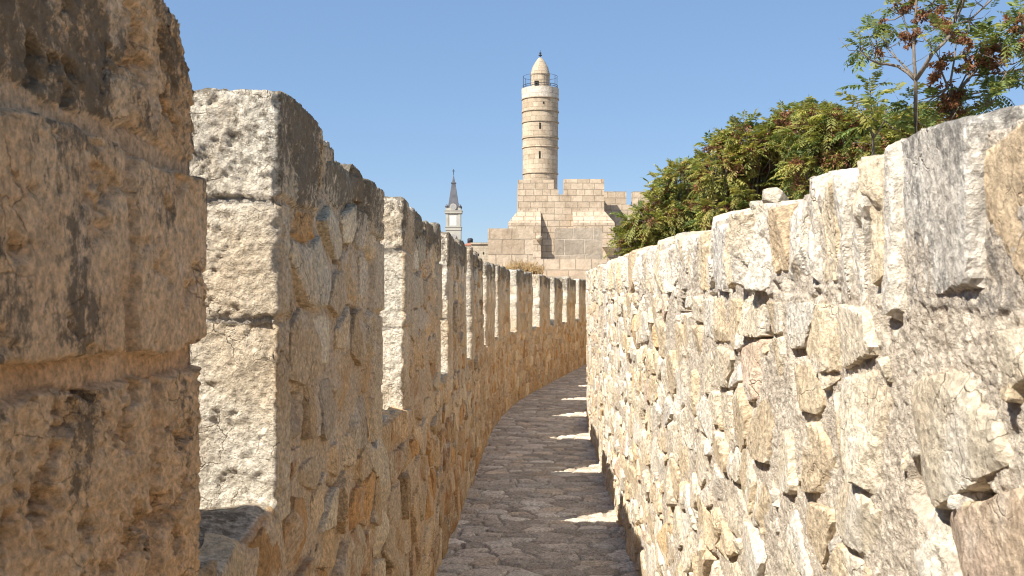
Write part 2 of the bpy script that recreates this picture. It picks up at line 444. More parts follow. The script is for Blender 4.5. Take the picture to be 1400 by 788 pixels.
class Bodies:
    def __init__(s): s.V, s.Q, s.T, s.C, s.M, s.n = [], [], [], [], [], 0
    def add(s, V, Q, T, C, M): s.V.append(V); s.Q.append(Q + s.n); s.T.append(T + s.n); s.C.append(C); s.M.append(M); s.n += len(V)
    def join(s, V, Q, C, M):
        """bed the bodies into the surface they stick out of"""
        if not s.V: return V, Q, None, True, {'col': C, 'msk': M}
        n = len(V); q = np.concatenate(s.Q) + n; t = np.concatenate(s.T) + n
        return (np.concatenate([V] + s.V), np.concatenate([Q, q]), t, np.concatenate([np.ones(len(Q), bool), np.zeros(len(q) + len(t), bool)]),
                {'col': np.concatenate([C] + s.C), 'msk': np.concatenate([M] + s.M)})

# ------------------------------------------------------------------ left: parapet with merlons
TH = .70; SILL = 1.13; TOP = 2.075
MERLONS = [(-3.8, -2.35), (-1.72, -.2), (.35, 1.84), (2.37, 3.93), (4.55, 6.18), (6.75, 8.32), (8.92, 10.6), (11.3, 12.9), (13.6, 15.2),
           (16.0, 17.75), (18.55, 19.75), (20.35, 21.45), (22.2, 23.6), (24.25, 25.5), (26.2, 27.6), (28.3, 29.7)]
_rr = np.random.RandomState(8)
_rows = [0]
while _rows[-1] < 2.4: _rows.append(_rows[-1] + _rr.uniform(.11, .23))
LR = Rubble(5, -6, 34, _rows, .11, .42, .5, .55, .006)
LF = Rubble(6, -6, 34, np.arange(-.1, 2.4, .085), .03, .10, .7, .9, .002)
STONES_L = [(.76, .59, .385), (.72, .52, .305), (.80, .67, .475), (.65, .53, .385), (.68, .41, .185), (.68, .48, .275)]
WTS_L = [4, 3, 3, 1.5, 1.1, 2]
MORT_L = np.array([.76, .60, .425])

LB_ON = np.zeros(LR.n, bool); UL = 9.6
def left_stone(B, k, rs, extra):
    su, sv = LR.su[k], LR.sv[k]
    gap = abs(rs.normal(.003, .004)) + .012 * rs.rand() ** 2 + (.016 if rs.rand() < .2 else 0)
    pl, dmin = cell_planes(LR, k, rs, gap, .14); pl += extra
    dep = rs.uniform(.035, .048); pl.append(((rs.normal(0, .08), rs.normal(0, .08), 1), dep))
    for _ in range(rs.randint(1, 4)):
        a = rs.uniform(0, 6.28); tl = rs.uniform(.15, .5)
        pl.append(((math.cos(a) * tl, math.sin(a) * tl, 1), (dep + .75 * dmin * tl * rs.uniform(.6, 1.3)) / math.hypot(1, tl)))
    res = 52 if su < 4 else 34 if su < 6.5 else 22
    P, q, t = polyhedron(pl, res, max(12, int(res * .55)))
    X = grain(P, .008, k, su); u = su + X[:, 0]; z = sv + X[:, 1]
    c = palette(LR.rnd[k, 1], STONES_L, WTS_L) * (.80 + .36 * LR.rnd[k, 2]); cc = np.ones((len(P), 3)) * c
    cc = mixc(cc, np.array([.74, .64, .50]), .6 * sst(.05, .4, pn(u * 7 + k, z * 7, 3)))
    rust = np.clip(.06 + .46 * sst(-.05, .45, pn(u * 1.1, z * 1.3, 40) + .30 - .22 * z) + .8 * (LR.rnd[k, 5] > .80), 0, 1) * sst(2.0, .8, z)
    dark = sst(1.70, 2.0, z) * .8 + .30 * sst(.1, .45, pn(u * 4, 2, z * 1.2 + k))
    B.add(W(u, .011 - dep + rs.uniform(-.007, .007) + X[:, 2], z), q, t, cc, np.stack([0 * u, np.clip(dark, 0, .85), rust], -1))

def inner_field(u, z):
    wu = u + .018 * pn(u * 5, z * 5, 2) + .006 * pn(u * 19, z * 19, 6); wz = z + .018 * pn(u * 5, z * 5, 9) + .006 * pn(u * 19, z * 19, 3)
    i, e = LR.eval(wu, wz, range(-4, 4))
    fo, ft, fr = flakes(LF, u, z, .015, .03)
    g = np.clip(.012 + .028 * pn(u * 2.6, z * 2.6, 14) + .006 * pn(u * 14, z * 14, 4), .002, .05)
    x = e - g
    st = .30 * LR.facets(i, wu, wz, 4) + (LR.rnd[i, 0] - .25) * .015 + .006 * fo + .12 * ft + .008 * fbm(u * 12 + LR.rnd[i, 3] * 40, z * 7, LR.rnd[i, 4] * 30, 4, .6)
    st = st - .014 * np.exp(-np.clip(x, 0, 1) / .006)
    mo = -.005 + .013 * pn(u * 2.3, z * 2.3, 4) + .006 * fbm(u * 15, z * 15, 5, 4, .6)
    gone = LB_ON[i]
    gap = np.exp(-((x + .003) / .005) ** 2) * sst(-.05, .35, pn(u * 5, z * 6, 31)) * ~gone
    cav = sst(.22, .40, pn(u * 4.2, z * 5.5, 37)) * sst(.004, -.008, x)
    mo = mo - .05 * cav
    mm = np.where(gone, 1.0, sst(.004, -.004, x))
    c = palette(LR.rnd[i, 1], STONES_L, WTS_L) * (.78 + .40 * LR.rnd[i, 2])[..., None] * (.92 + .16 * fr)[..., None]
    c = mixc(c, MORT_L * np.ones(3), mm)
    rust = np.clip(.10 + .70 * sst(-.05, .45, pn(u * 1.1, z * 1.3, 40) + .30 - .22 * z) + .8 * (LR.rnd[i, 5] > .80) - .55 * mm, 0, 1) * sst(2.0, .8, z)
    return st * (1 - mm) + mo * mm - .012 * gap, c, mm, rust

def box_points(S, T, Z):
    """welded surface of a box as a fine grid: S x T x Z lines"""
    P, Q, off = [], [], 0
    def add(a, b, f):
        nonlocal off
        A, B = np.meshgrid(a, b, indexing='ij'); P.append(np.stack(f(A, B), -1).reshape(-1, 3)); Q.append(grid_quads(len(a), len(b), off)); off += A.size
    o = lambda A: np.zeros_like(A)
    add(S, Z, lambda A, B: (A, o(A) + T[-1], B)); add(S[::-1], Z, lambda A, B: (A, o(A) + T[0], B))
    add(T, Z, lambda A, B: (o(A) + S[0], A, B)); add(T[::-1], Z, lambda A, B: (o(A) + S[-1], A, B))
    add(S, T[::-1], lambda A, B: (A, B, o(A) + Z[-1]))
    P = np.concatenate(P); Q = np.concatenate(Q)
    _, first, inv = np.unique(np.round(P * 1e5).astype(np.int64), axis=0, return_index=True, return_inverse=True)
    return P[first], inv.ravel()[Q][:, ::-1]

LB = Rubble(18, -6, 60, np.arange(.9, 2.4, .10), .05, .22, .8, .7, .003)
LJ = Rubble(16, -6, 60, np.arange(.9, 2.4, .03), .02, .07, .8, .8, .0006)
def build_merlon(k, s0, s1, parent):
    rs = np.random.RandomState(100 + k); d = max(1.15, s0)
    res = float(np.clip(.0021 * d, .0042, .022)); ru = res * 1.6
    S = np.linspace(s0, s1, int((s1 - s0) / ru)); T = np.linspace(-TH, 0, int(TH / (res * 1.1))); Z = np.linspace(SILL - .05, TOP, int((TOP - SILL) / res))
    P, Q = box_points(S, T, Z); s, t, z = P.T
    # rounded box: normal and inset
    rad = .007
    core = np.stack([np.clip(s, s0 + rad, s1 - rad), np.clip(t, -TH + rad, -rad), np.clip(z, SILL - .3, TOP - rad)], -1)
    n = P - core; n /= np.linalg.norm(n, axis=1)[:, None] + 1e-9
    wt = n ** 4; wt /= wt.sum(1)[:, None]
    base = core + rad * n
    # coursed blocks
    J = [1.50, 1.835] if k != 3 else [1.553, 1.828]
    J = [J[0] + rs.uniform(-.03, .03) * (k > 3), J[1] + rs.uniform(-.02, .02) * (k > 3)]
    if k > 3 and rs.rand() < .6: J = [SILL + rs.uniform(.17, .22)] + J
    J = np.array(J)
    zw = z + .010 * pn(s * 7, t * 7, z * 2) + .004 * pn(s * 25, t * 25, z * 9)
    if k == 2: zw = zw + .020 * pn(s * 4.5, t * 4.5, 2) + .008 * pn(s * 17, t * 17, 2)
    ci = np.searchsorted(J, zw); ej = np.min(np.abs(zw[:, None] - J[None]), 1)
    offs = rs.uniform(-.008, .008, len(J) + 1); offt = rs.uniform(-.008, .010, len(J) + 1)
    if k == 2: offs = np.array([.0, .010, -.022]); offt = np.array([0, .012, -.012])
    # jambs
    vj = np.where(rs.rand(len(J) + 1) < .4, rs.uniform(-.45, -.25, len(J) + 1), -9)[ci]
    e_j = np.minimum(ej, np.abs(t - vj + .008 * pn(z * 14, s, 3)))
    jw = np.clip(.019 + .016 * pn(s * 5, t * 5, z * 3), .006, .04) if k == 2 else .008 + .004 * pn(s * 9, t * 9, z * 9 + k)
    ej_mort = sst(jw + .0025, jw - .0025, e_j)
    h_j = offs[ci] * (1 - ej_mort) - (.016 if k == 2 else .007) * ej_mort - .008 * np.exp(-((e_j - jw) / .004) ** 2) * sst(-.2, .3, pn(s * 8, t * 8, z * 3 + k))
    # inner face with quoins at both ends
    qa = rs.uniform(.13, .42, len(J) + 1); qb = rs.uniform(.12, .36, len(J) + 1)
    if k == 3: qa = np.array([.13, .11, .42])
    if k == 2: qb = np.array([.21, .33, 1.2])
    B = Bodies(); rs2 = np.random.RandomState(500 + k)
    if 2 < k and s0 < UL:
        for o in range(LR.n):
            su, sv = LR.su[o], LR.sv[o]
            if not (s0 < su < s1 and SILL + .015 < sv < TOP - .10): continue
            cc_ = int(np.searchsorted(J, sv)); da, db = su - s0 - qa[cc_] - .008, s1 - qb[cc_] - .008 - su
            for c2 in (cc_ - 1, cc_ + 1):                     # a neighbouring course whose quoin reaches further
                if 0 <= c2 <= len(J) and abs(sv - J[min(cc_, c2)]) < .07: da = min(da, su - s0 - qa[c2] - .008); db = min(db, s1 - qb[c2] - .008 - su)
            if da < .02 or db < .02: continue
            LB_ON[o] = True
            left_stone(B, o, rs2, [((-1, 0, .1), da), ((1, 0, .1), db), ((0, 1, .2), TOP - .06 - sv)])
    h_i, c_i, mm_i, orange_i = inner_field(s, z)
    qd = np.minimum(s - s0, s1 - s); first = (s - s0) < (s1 - s)
    qw = np.where(first, qa[ci], qb[ci])
    q_in = qw - qd + .012 * pn(z * 11, s * 5, 8); e_q = np.minimum(q_in, ej)
    isq = q_in > 0
    if k == 2: e_q = np.minimum(np.abs(q_in), ej); isq = isq | True
    qj = jw if k == 2 else .008 + .004 * pn(s * 9, t * 9, z * 9 + k + 7)
    mq = sst(qj + .0025, qj - .0025, e_q)
    h_q = offt[ci] * (1 - mq) + .006 - (.018 if k == 2 else .008) * mq - .010 * np.exp(-((e_q - qj) / .004) ** 2) * sst(-.2, .3, pn(s * 8, t * 8, z * 8 + k))
    h_i = np.where(isq, h_q, h_i)
    h_t = .02 * fbm(s * 6, t * 6, k, 4)
    # shared 3-D roughness: lumps, chisel pits, broken edges
    rough = np.ones(len(s))
    if k == 2: rough = np.where(ci == 1, .6, 1.9)
    fo, ft, fr = flakes(LJ, s + t * 1.0 + 20, z, .012, .012); fo2, ft2, fr2 = flakes(LB, s + t * 1.0 + 20, z, .03, .04)
    mjq = np.where(np.argmax(wt, 1) == 1, mq * isq, ej_mort); rough = rough * (1 - .75 * mjq); jam = (1 - wt[:, 1]) * (1 - ej_mort)
    lum = .005 * fbm(s * 3.2, t * 3.2, z * 3.2 + k, 3) + rough * (.0050 * fbm(s * 13, t * 13, z * 13 + k, 4, .65) + .0060 * fbm(s * 48, t * 48, z * 60 + k, 3, .75))
    # each course tooled its own way: stippled, combed sideways, split
    kind = (ci + (0 if k == 3 else rs.randint(3))) % 3
    lum = lum + jam * np.where(kind == 2, .0045 * fo + .0045 * pn(s * 70, t * 70, z * 70), np.where(kind == 1, .0016 * fo + .05 * ft + .0055 * fbm(s * 16, t * 16, z * 62, 3, .7), .0070 * fo2 + .12 * ft2 + .0015 * fo))
    mott = fbm(s * 9, t * 9, z * 10 + 3 * k, 5, .65)
    pit = -(.030 if k == 2 else .009) * rough * sst(.10, .36, mott) * (1 - ej_mort) * np.where(isq | (wt[:, 1] < .5), 1, .3)
    flat = 1 - np.max(wt, 1)
    chip = -np.clip(flat * 2.2, 0, 1) * .022 * np.clip(.05 + 1.1 * pn(s * 7, t * 7, z * 7 + 5 * k) + .6 * pn(s * 24, t * 24, z * 24 + k), 0, 1.2)
    h = wt[:, 1] * h_i + wt[:, 0] * h_j + wt[:, 2] * h_t + lum + pit + chip
    # jagged top, stone by stone
    edges = np.cumsum(np.concatenate([[s0], rs.uniform(.12, .40, 14)])); tv = rs.uniform(-.05, .012, 16)
    if k == 2: tv += .05
    if k == 3: edges = np.array([s0, 2.86, 3.08, 3.32, 3.55, 3.75, 9]); tv = np.array([.012, -.02, -.055, -.035, -.05, -.06, 0, 0])
    j = np.clip(np.searchsorted(edges, s + .02 * pn(z * 20, t * 9, 2)) - 1, 0, len(tv) - 1)
    up = sst(1.80, TOP, z)
    ed = np.min(np.abs(s[:, None] - edges[None, 1:-1]), 1)
    if k > 3: base[:, 2] += up * rs.uniform(-.06, .035)
    base[:, 2] += up * (tv[j] * sst(-.55, -.1, t) - .02 * np.exp(-ed / .012) + .025 * pn(s * 3, t * 4, k))
    if k == 2:   # the near merlon's weathered far top corner
        base[:, 0] -= .075 * sst(1.94, 2.12, z) * sst(s0 + .9, s1, s); base[:, 2] -= 0.05 * sst(1.66, 1.84, s) * up
    base = base + n * h[:, None]
    # colour
    dom = np.argmax(wt, 1)
    ashl = np.array([.74, .68, .575]) * (.88 + .2 * rs.rand(len(J) + 1))[ci][:, None]
    ashl = mixc(ashl, np.array([.62, .51, .37]), .8 * sst(.0, .5, pn(s * 2.4, t * 2.4, z * 2.4 + 7 * k)))
    c_j = mixc(ashl, np.array([.50, .46, .40]), ej_mort)
    qc = mixc(ashl * np.array([1.0, .89, .745]), MORT_L, mq)  # warm shade put into the colour: inner faces tinted warmer than jambs
    c_in = np.where(isq[:, None], qc, c_i); m_in = np.where(isq, mq, mm_i)
    c = np.where((dom == 1)[:, None] & (t > -.3)[:, None], c_in, c_j); mm = np.where(dom == 1, m_in, ej_mort)
    rust = np.where((dom == 1), np.where(isq, .12, orange_i), .05)
    bl = sst(.02, .42, fbm(s * 5.5, t * 5.5, z * 4.5 + 11 * k, 5, .6)) * (1 - mjq) * np.where((dom == 1) & ~isq, 0, 1)
    c = mixc(c, np.array([.60, .455, .30]), bl * np.where(dom == 1, .55, .25))
    bl = sst(.10, .45, fbm(s * 7, t * 7, z * 7 + 23 * k, 5, .65)) * (1 - mjq); c = mixc(c, np.array([.70, .63, .52]), bl * np.where(dom == 1, .6, .5))
    dark = sst(1.64, 1.98, z + .14 * pn(s * 3, t * 3, z + k)) * (.62 + .5 * pn(s * 2.2, t * 2.2, 3 + k))
    dark = dark * np.where(dom == 0, .9, 1.25) + .30 * sst(.1, .45, pn(s * 4, t * 3, z * 1.2 + k)) * (dom == 1) * (1 - mm)
    if k == 2: c = c * np.array([1.30, 1.10, .93]); c = c / np.maximum(1, c.max(1) / .8)[:, None]; dark = .45 * dark + (.42 * sst(.05, .5, pn(s * 5.5, t * 2, z * 1.5)) + .42 * sst(-.2, .4, fbm(s * 6, t * 6, z * 6, 4))) * (1 - mm) + .10
    c = np.where((dom == 2)[:, None], c * .9, c)
    V = W(base[:, 0], base[:, 1], base[:, 2])
    V, Q, T3, sm, at_ = B.join(V, Q, c, np.stack([mm, np.clip(dark, 0, .85), rust], -1))
    return raw_mesh('merlon', V, Q, T3, mat=M_left, parent=parent, smooth=sm, attrs=at_)

def build_left():
    root = empty('battlement_wall', (float(np.interp(0, _Y, _X)), 0, 0),
                 'long shaded limestone battlement with tall merlons and crenels along the left of the path', 'wall')
    us = spaced(-4.5, 33, lambda u: np.clip(.0026 * abs(u), .007, .028))
    r_ = .03
    vs = np.concatenate([np.linspace(-.06, SILL - r_, 200), SILL - r_ + r_ * np.linspace(.1, 1.57, 7), SILL - r_ + r_ * 1.6 + np.linspace(0.01, TH - .05, 60), [SILL + TH + .05, SILL + TH + 10.2]])
    Uo, Vv = np.meshgrid(us, vs, indexing='ij')
    a = np.clip((Vv - (SILL - r_)) / r_, 0, math.pi / 2)
    topd = np.clip(Vv - (SILL - r_ + r_ * math.pi / 2), 0, TH - .06)
    z = np.where(Vv < SILL - r_, Vv, SILL - r_ + r_ * np.sin(a)); t = np.where(Vv < SILL - r_, 0, -r_ * (1 - np.cos(a))) - topd
    far = Vv > SILL + TH; t = np.where(far, -TH + .0, t); z = np.where(Vv > SILL + TH + 5, GROUND - zf(Uo) - .4, np.where(far, SILL - .04, z))
    nt_, nz_ = np.cos(a), np.sin(a)
    nt_ = np.where(far, 0, nt_); nz_ = np.where(far, 0, nz_)
    B = Bodies(); rs = np.random.RandomState(71)
    for k in range(LR.n):
        su, sv = LR.su[k], LR.sv[k]
        if not (1.5 < su < UL and sv <= SILL + .015): continue
        inside = any(a + .05 < su < b - .05 for a, b in MERLONS)
        ex = [((0, -1, .1), sv + .04)]
        if not inside: ex.append(((0, 1, .3), SILL - .015 - sv))
        else: a, b = [m_ for m_ in MERLONS if m_[0] < su < m_[1]][0]; ex.append(((0, 1, .1), SILL + .05 - sv))
        if ex[-1][1] < .025: continue
        LB_ON[k] = True; left_stone(B, k, rs, ex)
    h_i, c, mm, rust = inner_field(Uo, z)
    lum = .010 * fbm(Uo * 3.2, t * 3.2, z * 3.2, 3) + .0075 * fbm(Uo * 13, t * 13, z * 13, 4, .6)
    h_t = .030 * fbm(Uo * 4, t * 5, 3, 4) - .012
    h = nt_ ** 2 * h_i + nz_ ** 2 * h_t + lum
    # sill stones broken along their inner edge
    edge = np.exp(-((t + .03) / .07) ** 2) * (z > SILL - .2)
    zz = z + nz_ * h - .05 * edge * np.clip(pn(Uo * 5, 3.3, 1) + .25, 0, 1)
    c = np.where((nz_ > .75)[..., None], np.array([.50, .43, .34]), c); mm = np.where(nz_ > .7, .2, mm); rust = np.where(nz_ > .7, 0, rust)
    dark = np.where(nz_ > .6, .45 + .4 * pn(Uo * 3, t * 3, 5), .22 * sst(.1, .45, pn(Uo * 4, 2, z * 1.2)) * (1 - mm))  # sill tops darkened for lichen and, painted in, their shadow
    V = W(Uo, t + nt_ * h, zz)
    V, Q, T3, sm, at_ = B.join(V.reshape(-1, 3), grid_quads(*Uo.shape)[:, ::-1], c.reshape(-1, 3), np.stack([mm, np.clip(dark, 0, 1), rust], -1).reshape(-1, 3))
    raw_mesh('parapet', V, Q, T3, mat=M_left, parent=root, smooth=sm, attrs=at_)
    for k, (a0, a1) in enumerate(MERLONS): build_merlon(k, a0, a1, root)
build_left()

# ------------------------------------------------------------------ right: rubble wall with flaked coping stones
RH = 1.82; RT = .52; COP = 1.568
UD = 9.0; UA = .75                                           # between these every stone is a body of its own, bedded in the mortar
def right_field(u, v):
    """height out of the wall, colour, masks; u along, v up the face (and on over the top)"""
    wu = u + .014 * pn(u * 5.5, v * 5.5, 12) + .005 * pn(u * 21, v * 21, 16); wv = v + .016 * pn(u * 5, v * 5, 19) + .005 * pn(u * 21, v * 21, 13)
    i, e = RR.eval(wu, wv, range(-5, 5))
    fo, ft, fr = flakes(RF, u, v, .018, .024)
    g = np.clip(.016 + .046 * pn(u * 2.1, v * 2.6, 14) + .010 * pn(u * 9, v * 9, 24) + .005 * pn(u * 30, v * 30, 4), .0015, .09)
    x = e - g
    st = .15 * RR.facets(i, wu, wv, 4) + (RR.rnd[i, 0] - .18) * .011 + .0042 * fo + .10 * ft + .005 * fbm(u * 14 + RR.rnd[i, 3] * 40, v * 10, RR.rnd[i, 4] * 30, 4, .65)
    st = st - .012 * np.exp(-np.clip(x, 0, 1) / .005)
    st = np.where(RR.su[i] < UD, -.05, st)
    # sandy mortar with cavities and a few chinking stones
    mo = -.003 + .011 * pn(u * 1.9, v * 2.1, 4) + .007 * fbm(u * 13, v * 13, 5, 3, .6) + .008 * fbm(u * 50, v * 50, 8, 3, .75)
    cav = sst(.24, .40, pn(u * 3.4, v * 5.0, 31)) * sst(.022, -.004, x)
    j, e2 = RC.eval(u + .010 * pn(u * 26, v * 26, 2), v + .010 * pn(u * 26, v * 26, 9))
    ok = (RC.rnd[j, 0] > 2) & (e2 > .003) & (x < -.006)
    ch = .002 + .35 * RC.facets(j, u, v, 3) + RC.rnd[j, 1] * .012 + .004 * fo
    mo2 = np.where(ok, np.maximum(mo, ch) - .015 * cav, mo - .060 * cav)
    gap = np.exp(-((x + .003) / .0055) ** 2) * sst(-.12, .22, pn(u * 4.4, v * 5.5, 47))
    sw = .004 * np.clip(u / 2.5, 1, 3); mm = sst(sw, -sw, x)
    mm = np.where(RR.su[i] < UD, 1.0, mm); gap = np.where(RR.su[i] < UD, 0, gap)
    c = palette(RR.rnd[i, 1], STONES_R, WTS_R) * (.86 + .24 * RR.rnd[i, 2])[..., None]
    c = c * (.92 + .15 * fr)[..., None]
    c = mixc(c, np.array([.68, .54, .345]), .6 * sst(.0, .45, pn(u * 4 + RR.rnd[i, 6] * 9, v * 4, 3)))
    cm = np.where(ok[..., None], palette(RC.rnd[j, 2], STONES_R, WTS_R), np.array([.60, .53, .44]) * np.ones(3))
    c = np.where((mm > .5)[..., None], cm, c)
    h = st * (1 - mm) + mo2 * mm - .014 * gap
    mm = np.where(ok, 0, mm)
    # coping
    k = np.clip(np.searchsorted(CB, u + .022 * pn(u * 3, v * 9, 8) + (v - 1.68) * 1.0 * pn(u * 2.6, 3.1, 2)) - 1, 0, len(CB) - 2)
    ec = np.minimum(u - CB[k], CB[k + 1] - u); ec = np.abs(ec)
    q = CR[k]
    cu = (CB[k] + CB[k + 1]) / 2; wd = (CB[k + 1] - CB[k])
    rel = (u - cu) / np.maximum(wd, .05)
    co_, ct_, cr_ = flakes(RV, u, v, .016, .05)
    sc = .0080 * co_ + .33 * ct_ + .010 * np.abs(pn(u * 9 + q[..., 0] * 30, v * 3.2 + q[..., 1] * 9, 3.3))
    fl = q[..., 4] < .10                                    # a few flat dressed slabs among the flaked ones
    lowb = COP + (q[..., 6] - .45) * .085
    face = np.where(fl, .010 + .004 * fbm(u * 14, v * 14, 6, 4, .65), sc + (q[..., 2] - .5) * .14 * rel * wd + (q[..., 3] - .5) * .10 * (v - 1.68))
    face = face + (q[..., 5] - .5) * .016 + .005 * fbm(u * 30, v * 22, 9, 3, .6) + .002
    ej = np.minimum(ec, np.abs(v - lowb))
    jg = .004 + .010 * np.clip(pn(u * 3.1, v * 4.4, 33), 0, 1); cj = sst(jg + .004, jg - .004, ec)
    cst = (face - .010 * np.exp(-np.clip(ej - jg, 0, 1) / .004)) * (1 - cj) + cj * (-.008 + .012 * fbm(u * 24, v * 24, 3, 3) + .016 * pn(u * 5, v * 5, 30) - .03 * sst(.15, .4, pn(u * 7, v * 9, 3)))
    near = CB[k] < UD
    cst = np.where(near, -.008 + .010 * fbm(u * 22, v * 22, 3, 4, .65) + .014 * pn(u * 5, v * 5, 30), cst); cj = np.where(near, 1.0, cj)
    low = sst(lowb - .006, lowb + .006, v + .012 * pn(u * 14, v * 14, 3))
    cc = palette(q[..., 7], [(.73, .68, .595), (.69, .59, .44), (.67, .635, .575), (.60, .475, .325)], [4, 3, 1.5, 1.0])
    cc = cc * (.9 + .2 * cr_)[..., None]
    cc = mixc(cc, np.array([.54, .43, .26]), .55 * sst(.10, .5, pn(u * 5, v * 3, 44)))
    cc = mixc(cc, np.array([.58, .515, .435]), cj)
    gap = np.exp(-((v - lowb + .010) / (.008 + .012 * np.clip(pn(u * 5, 1, 9) + .3, 0, 1))) ** 2) * sst(.10, .40, pn(u * 4.6, 1.7, 5))
    h = h - .018 * gap
    h = h * (1 - low) + cst * low; c = np.where((low > .5)[..., None], cc, c); mm = np.where(low > .5, cj, mm)
    lich = np.where(low > .5, np.where(fl, .48 + .25 * pn(u * 9, v * 4, 6), .02 + .36 * sst(.0, .5, pn(u * 3, v * 3, 61))), .02 + .30 * pn(u * 2, v * 2, 71))
    return h, c, mm, np.clip(lich, 0, 1), k

_rr = np.random.RandomState(17)
_rows = [-.1]
while _rows[-1] < 1.75: _rows.append(_rows[-1] + _rr.uniform(.095, .20))
RR = Rubble(31, -4, 40, _rows, .07, .42, .65, .55, .009)
RC = Rubble(37, -4, 40, np.arange(-.1, 1.95, .052), .04, .10, .6, .75, .0004)
RF = Rubble(33, -4, 40, np.arange(-.1, 2.1, .095), .03, .12, .7, .9, .002)
STONES_R = [(.69, .615, .49), (.65, .54, .385), (.74, .695, .61), (.59, .485, .345), (.62, .46, .275), (.61, .565, .50), (.62, .49, .385)]
WTS_R = [4, 2.4, 3.2, 1.8, .7, 1.8, .8]
RV = Rubble(34, -4, 40, np.arange(1.3, 2.4, .15), .035, .11, .9, 1.5, .003)
RT_ = Rubble(35, -4, 40, np.arange(-.1, .9, .11), .05, .17, .8, .7, .003)
CB = [-4.0]
while CB[-1] < .5: CB.append(CB[-1] + _rr.uniform(.12, .34))
CB[-1] = .62; CB += [.98, 1.325, 1.615, 1.685, 1.765, 1.86, 1.95, 2.06, 2.18, 2.36, 2.50, 2.72]
while CB[-1] < 40: CB.append(CB[-1] + _rr.uniform(.09, .34))
CB = np.array(CB); CR = _rr.rand(len(CB), 8)
_k = int(np.searchsorted(CB, 1.47)) - 1                       # the grey slab, then the ochre block nearest the camera
CR[_k] = [.3, .82, .5, .5, .02, .6, .5, .75]; CR[_k - 1] = [.6, .62, .5, .3, .05, .75, .45, .97]; CR[_k + 1:_k + 8, 4] = .8; CR[_k + 1:_k + 6, 1] = [.80, .74, .78, .62, .70]; CR[_k + 1:_k + 7, 7] = [.2, .5, .1, .3, .55, .2]

def place_stone(P, su, sv, out, rough, seed):
    """stone-local points to the wall, with broken grain"""
    X = grain(P, rough, seed, su); u = su + X[:, 0]; v = sv + X[:, 1]
    return W(u, WID - out - X[:, 2], v + .0115 * np.clip(u, 0, 15) * sst(.2, 1.6, v))

def rubble_stones():
    """each stone of the face cut to the cell its neighbours leave it, front faces broken by a few planes"""
    rs = np.random.RandomState(77); V, Q, T, C, Mk, n0 = [], [], [], [], [], 0
    for k in range(RR.n):
        su, sv = RR.su[k], RR.sv[k]
        if not (UA - .2 < su < UD) or sv > COP - .02: continue
        if rs.rand() < .02: continue
        gap = abs(rs.normal(.002, .004)) + .010 * rs.rand() ** 2 + (.016 if rs.rand() < .06 else 0)
        pl, dmin = cell_planes(RR, k, rs, gap, .16)
        pl.append(((0, -1, .1), max(.02, sv + .05))); pl.append(((0, 1, .1), max(.02, COP + .005 - sv)))
        dep = rs.uniform(.040, .055)
        pl.append(((rs.normal(0, .09), rs.normal(0, .10), 1), dep))
        for _ in range(rs.randint(1, 5)):
            a = rs.uniform(0, 6.28); tl = rs.uniform(.2, .8)
            pl.append(((math.cos(a) * tl, math.sin(a) * tl, 1), (dep + 1.0 * dmin * tl * rs.uniform(.6, 1.5)) / math.hypot(1, tl)))
        res = 52 if su < 3 else 36 if su < 5 else 24
        P, q, t = polyhedron(pl, res, max(12, int(res * .55)))
        out = .010 - dep + rs.uniform(-.007, .005)
        w_ = place_stone(P, su, sv, out, .007, k)
        c = palette(RR.rnd[k, 1], STONES_R, WTS_R) * (.86 + .24 * RR.rnd[k, 2])
        cc = np.ones((len(P), 3)) * c
        f = sst(.0, .4, pn(P[:, 0] * 6 + k, P[:, 1] * 6, 3)); cc = mixc(cc, np.array([.66, .54, .38]), .4 * f)
        f = sst(.1, .4, pn(P[:, 0] * 9 + k, P[:, 1] * 7, 9)); cc = mixc(cc, np.array([.76, .72, .64]), .6 * f)
        V.append(w_); Q.append(q + n0); T.append(t + n0); C.append(cc)
        Mk.append(np.stack([np.zeros(len(P)), np.clip(.05 + .32 * pn(P[:, 0] * 5 + k, P[:, 1] * 5, 1), 0, 1), np.full(len(P), .06)], -1)); n0 += len(P)
    # small chinking stones pushed into the mortar
    for k in range(420):
        su = 1.0 + (UD - 1.0) * rs.rand() ** 1.6; sv = rs.uniform(.05, COP - .03)
        ii, ee = RR.eval(np.array([su]), np.array([sv]), range(-5, 5))
        if ee[0] > .016: continue
        sz = rs.uniform(.012, .034); pl = []
        for a in np.linspace(0, 6.28, 7)[:-1]: pl.append(((math.cos(a + rs.normal(0, .2)), math.sin(a) * 1.5, rs.uniform(0, .4)), sz * rs.uniform(.6, 1.4)))
        pl += [((rs.normal(0, .3), rs.normal(0, .3), 1), .022), ((rs.normal(0, 1), rs.normal(0, 1), 1), .024)]
        P, q, t = polyhedron(pl, 22, 12)
        V.append(place_stone(P, su, sv, -.016 + rs.uniform(-.008, .008), .003, k)); Q.append(q + n0); T.append(t + n0)
        C.append(np.ones((len(P), 3)) * palette(rs.rand(), STONES_R, WTS_R)); Mk.append(np.tile([0, .1, 0], (len(P), 1))); n0 += len(P)
    return np.concatenate(V), np.concatenate(Q), np.concatenate(T), np.concatenate(C), np.concatenate(Mk)

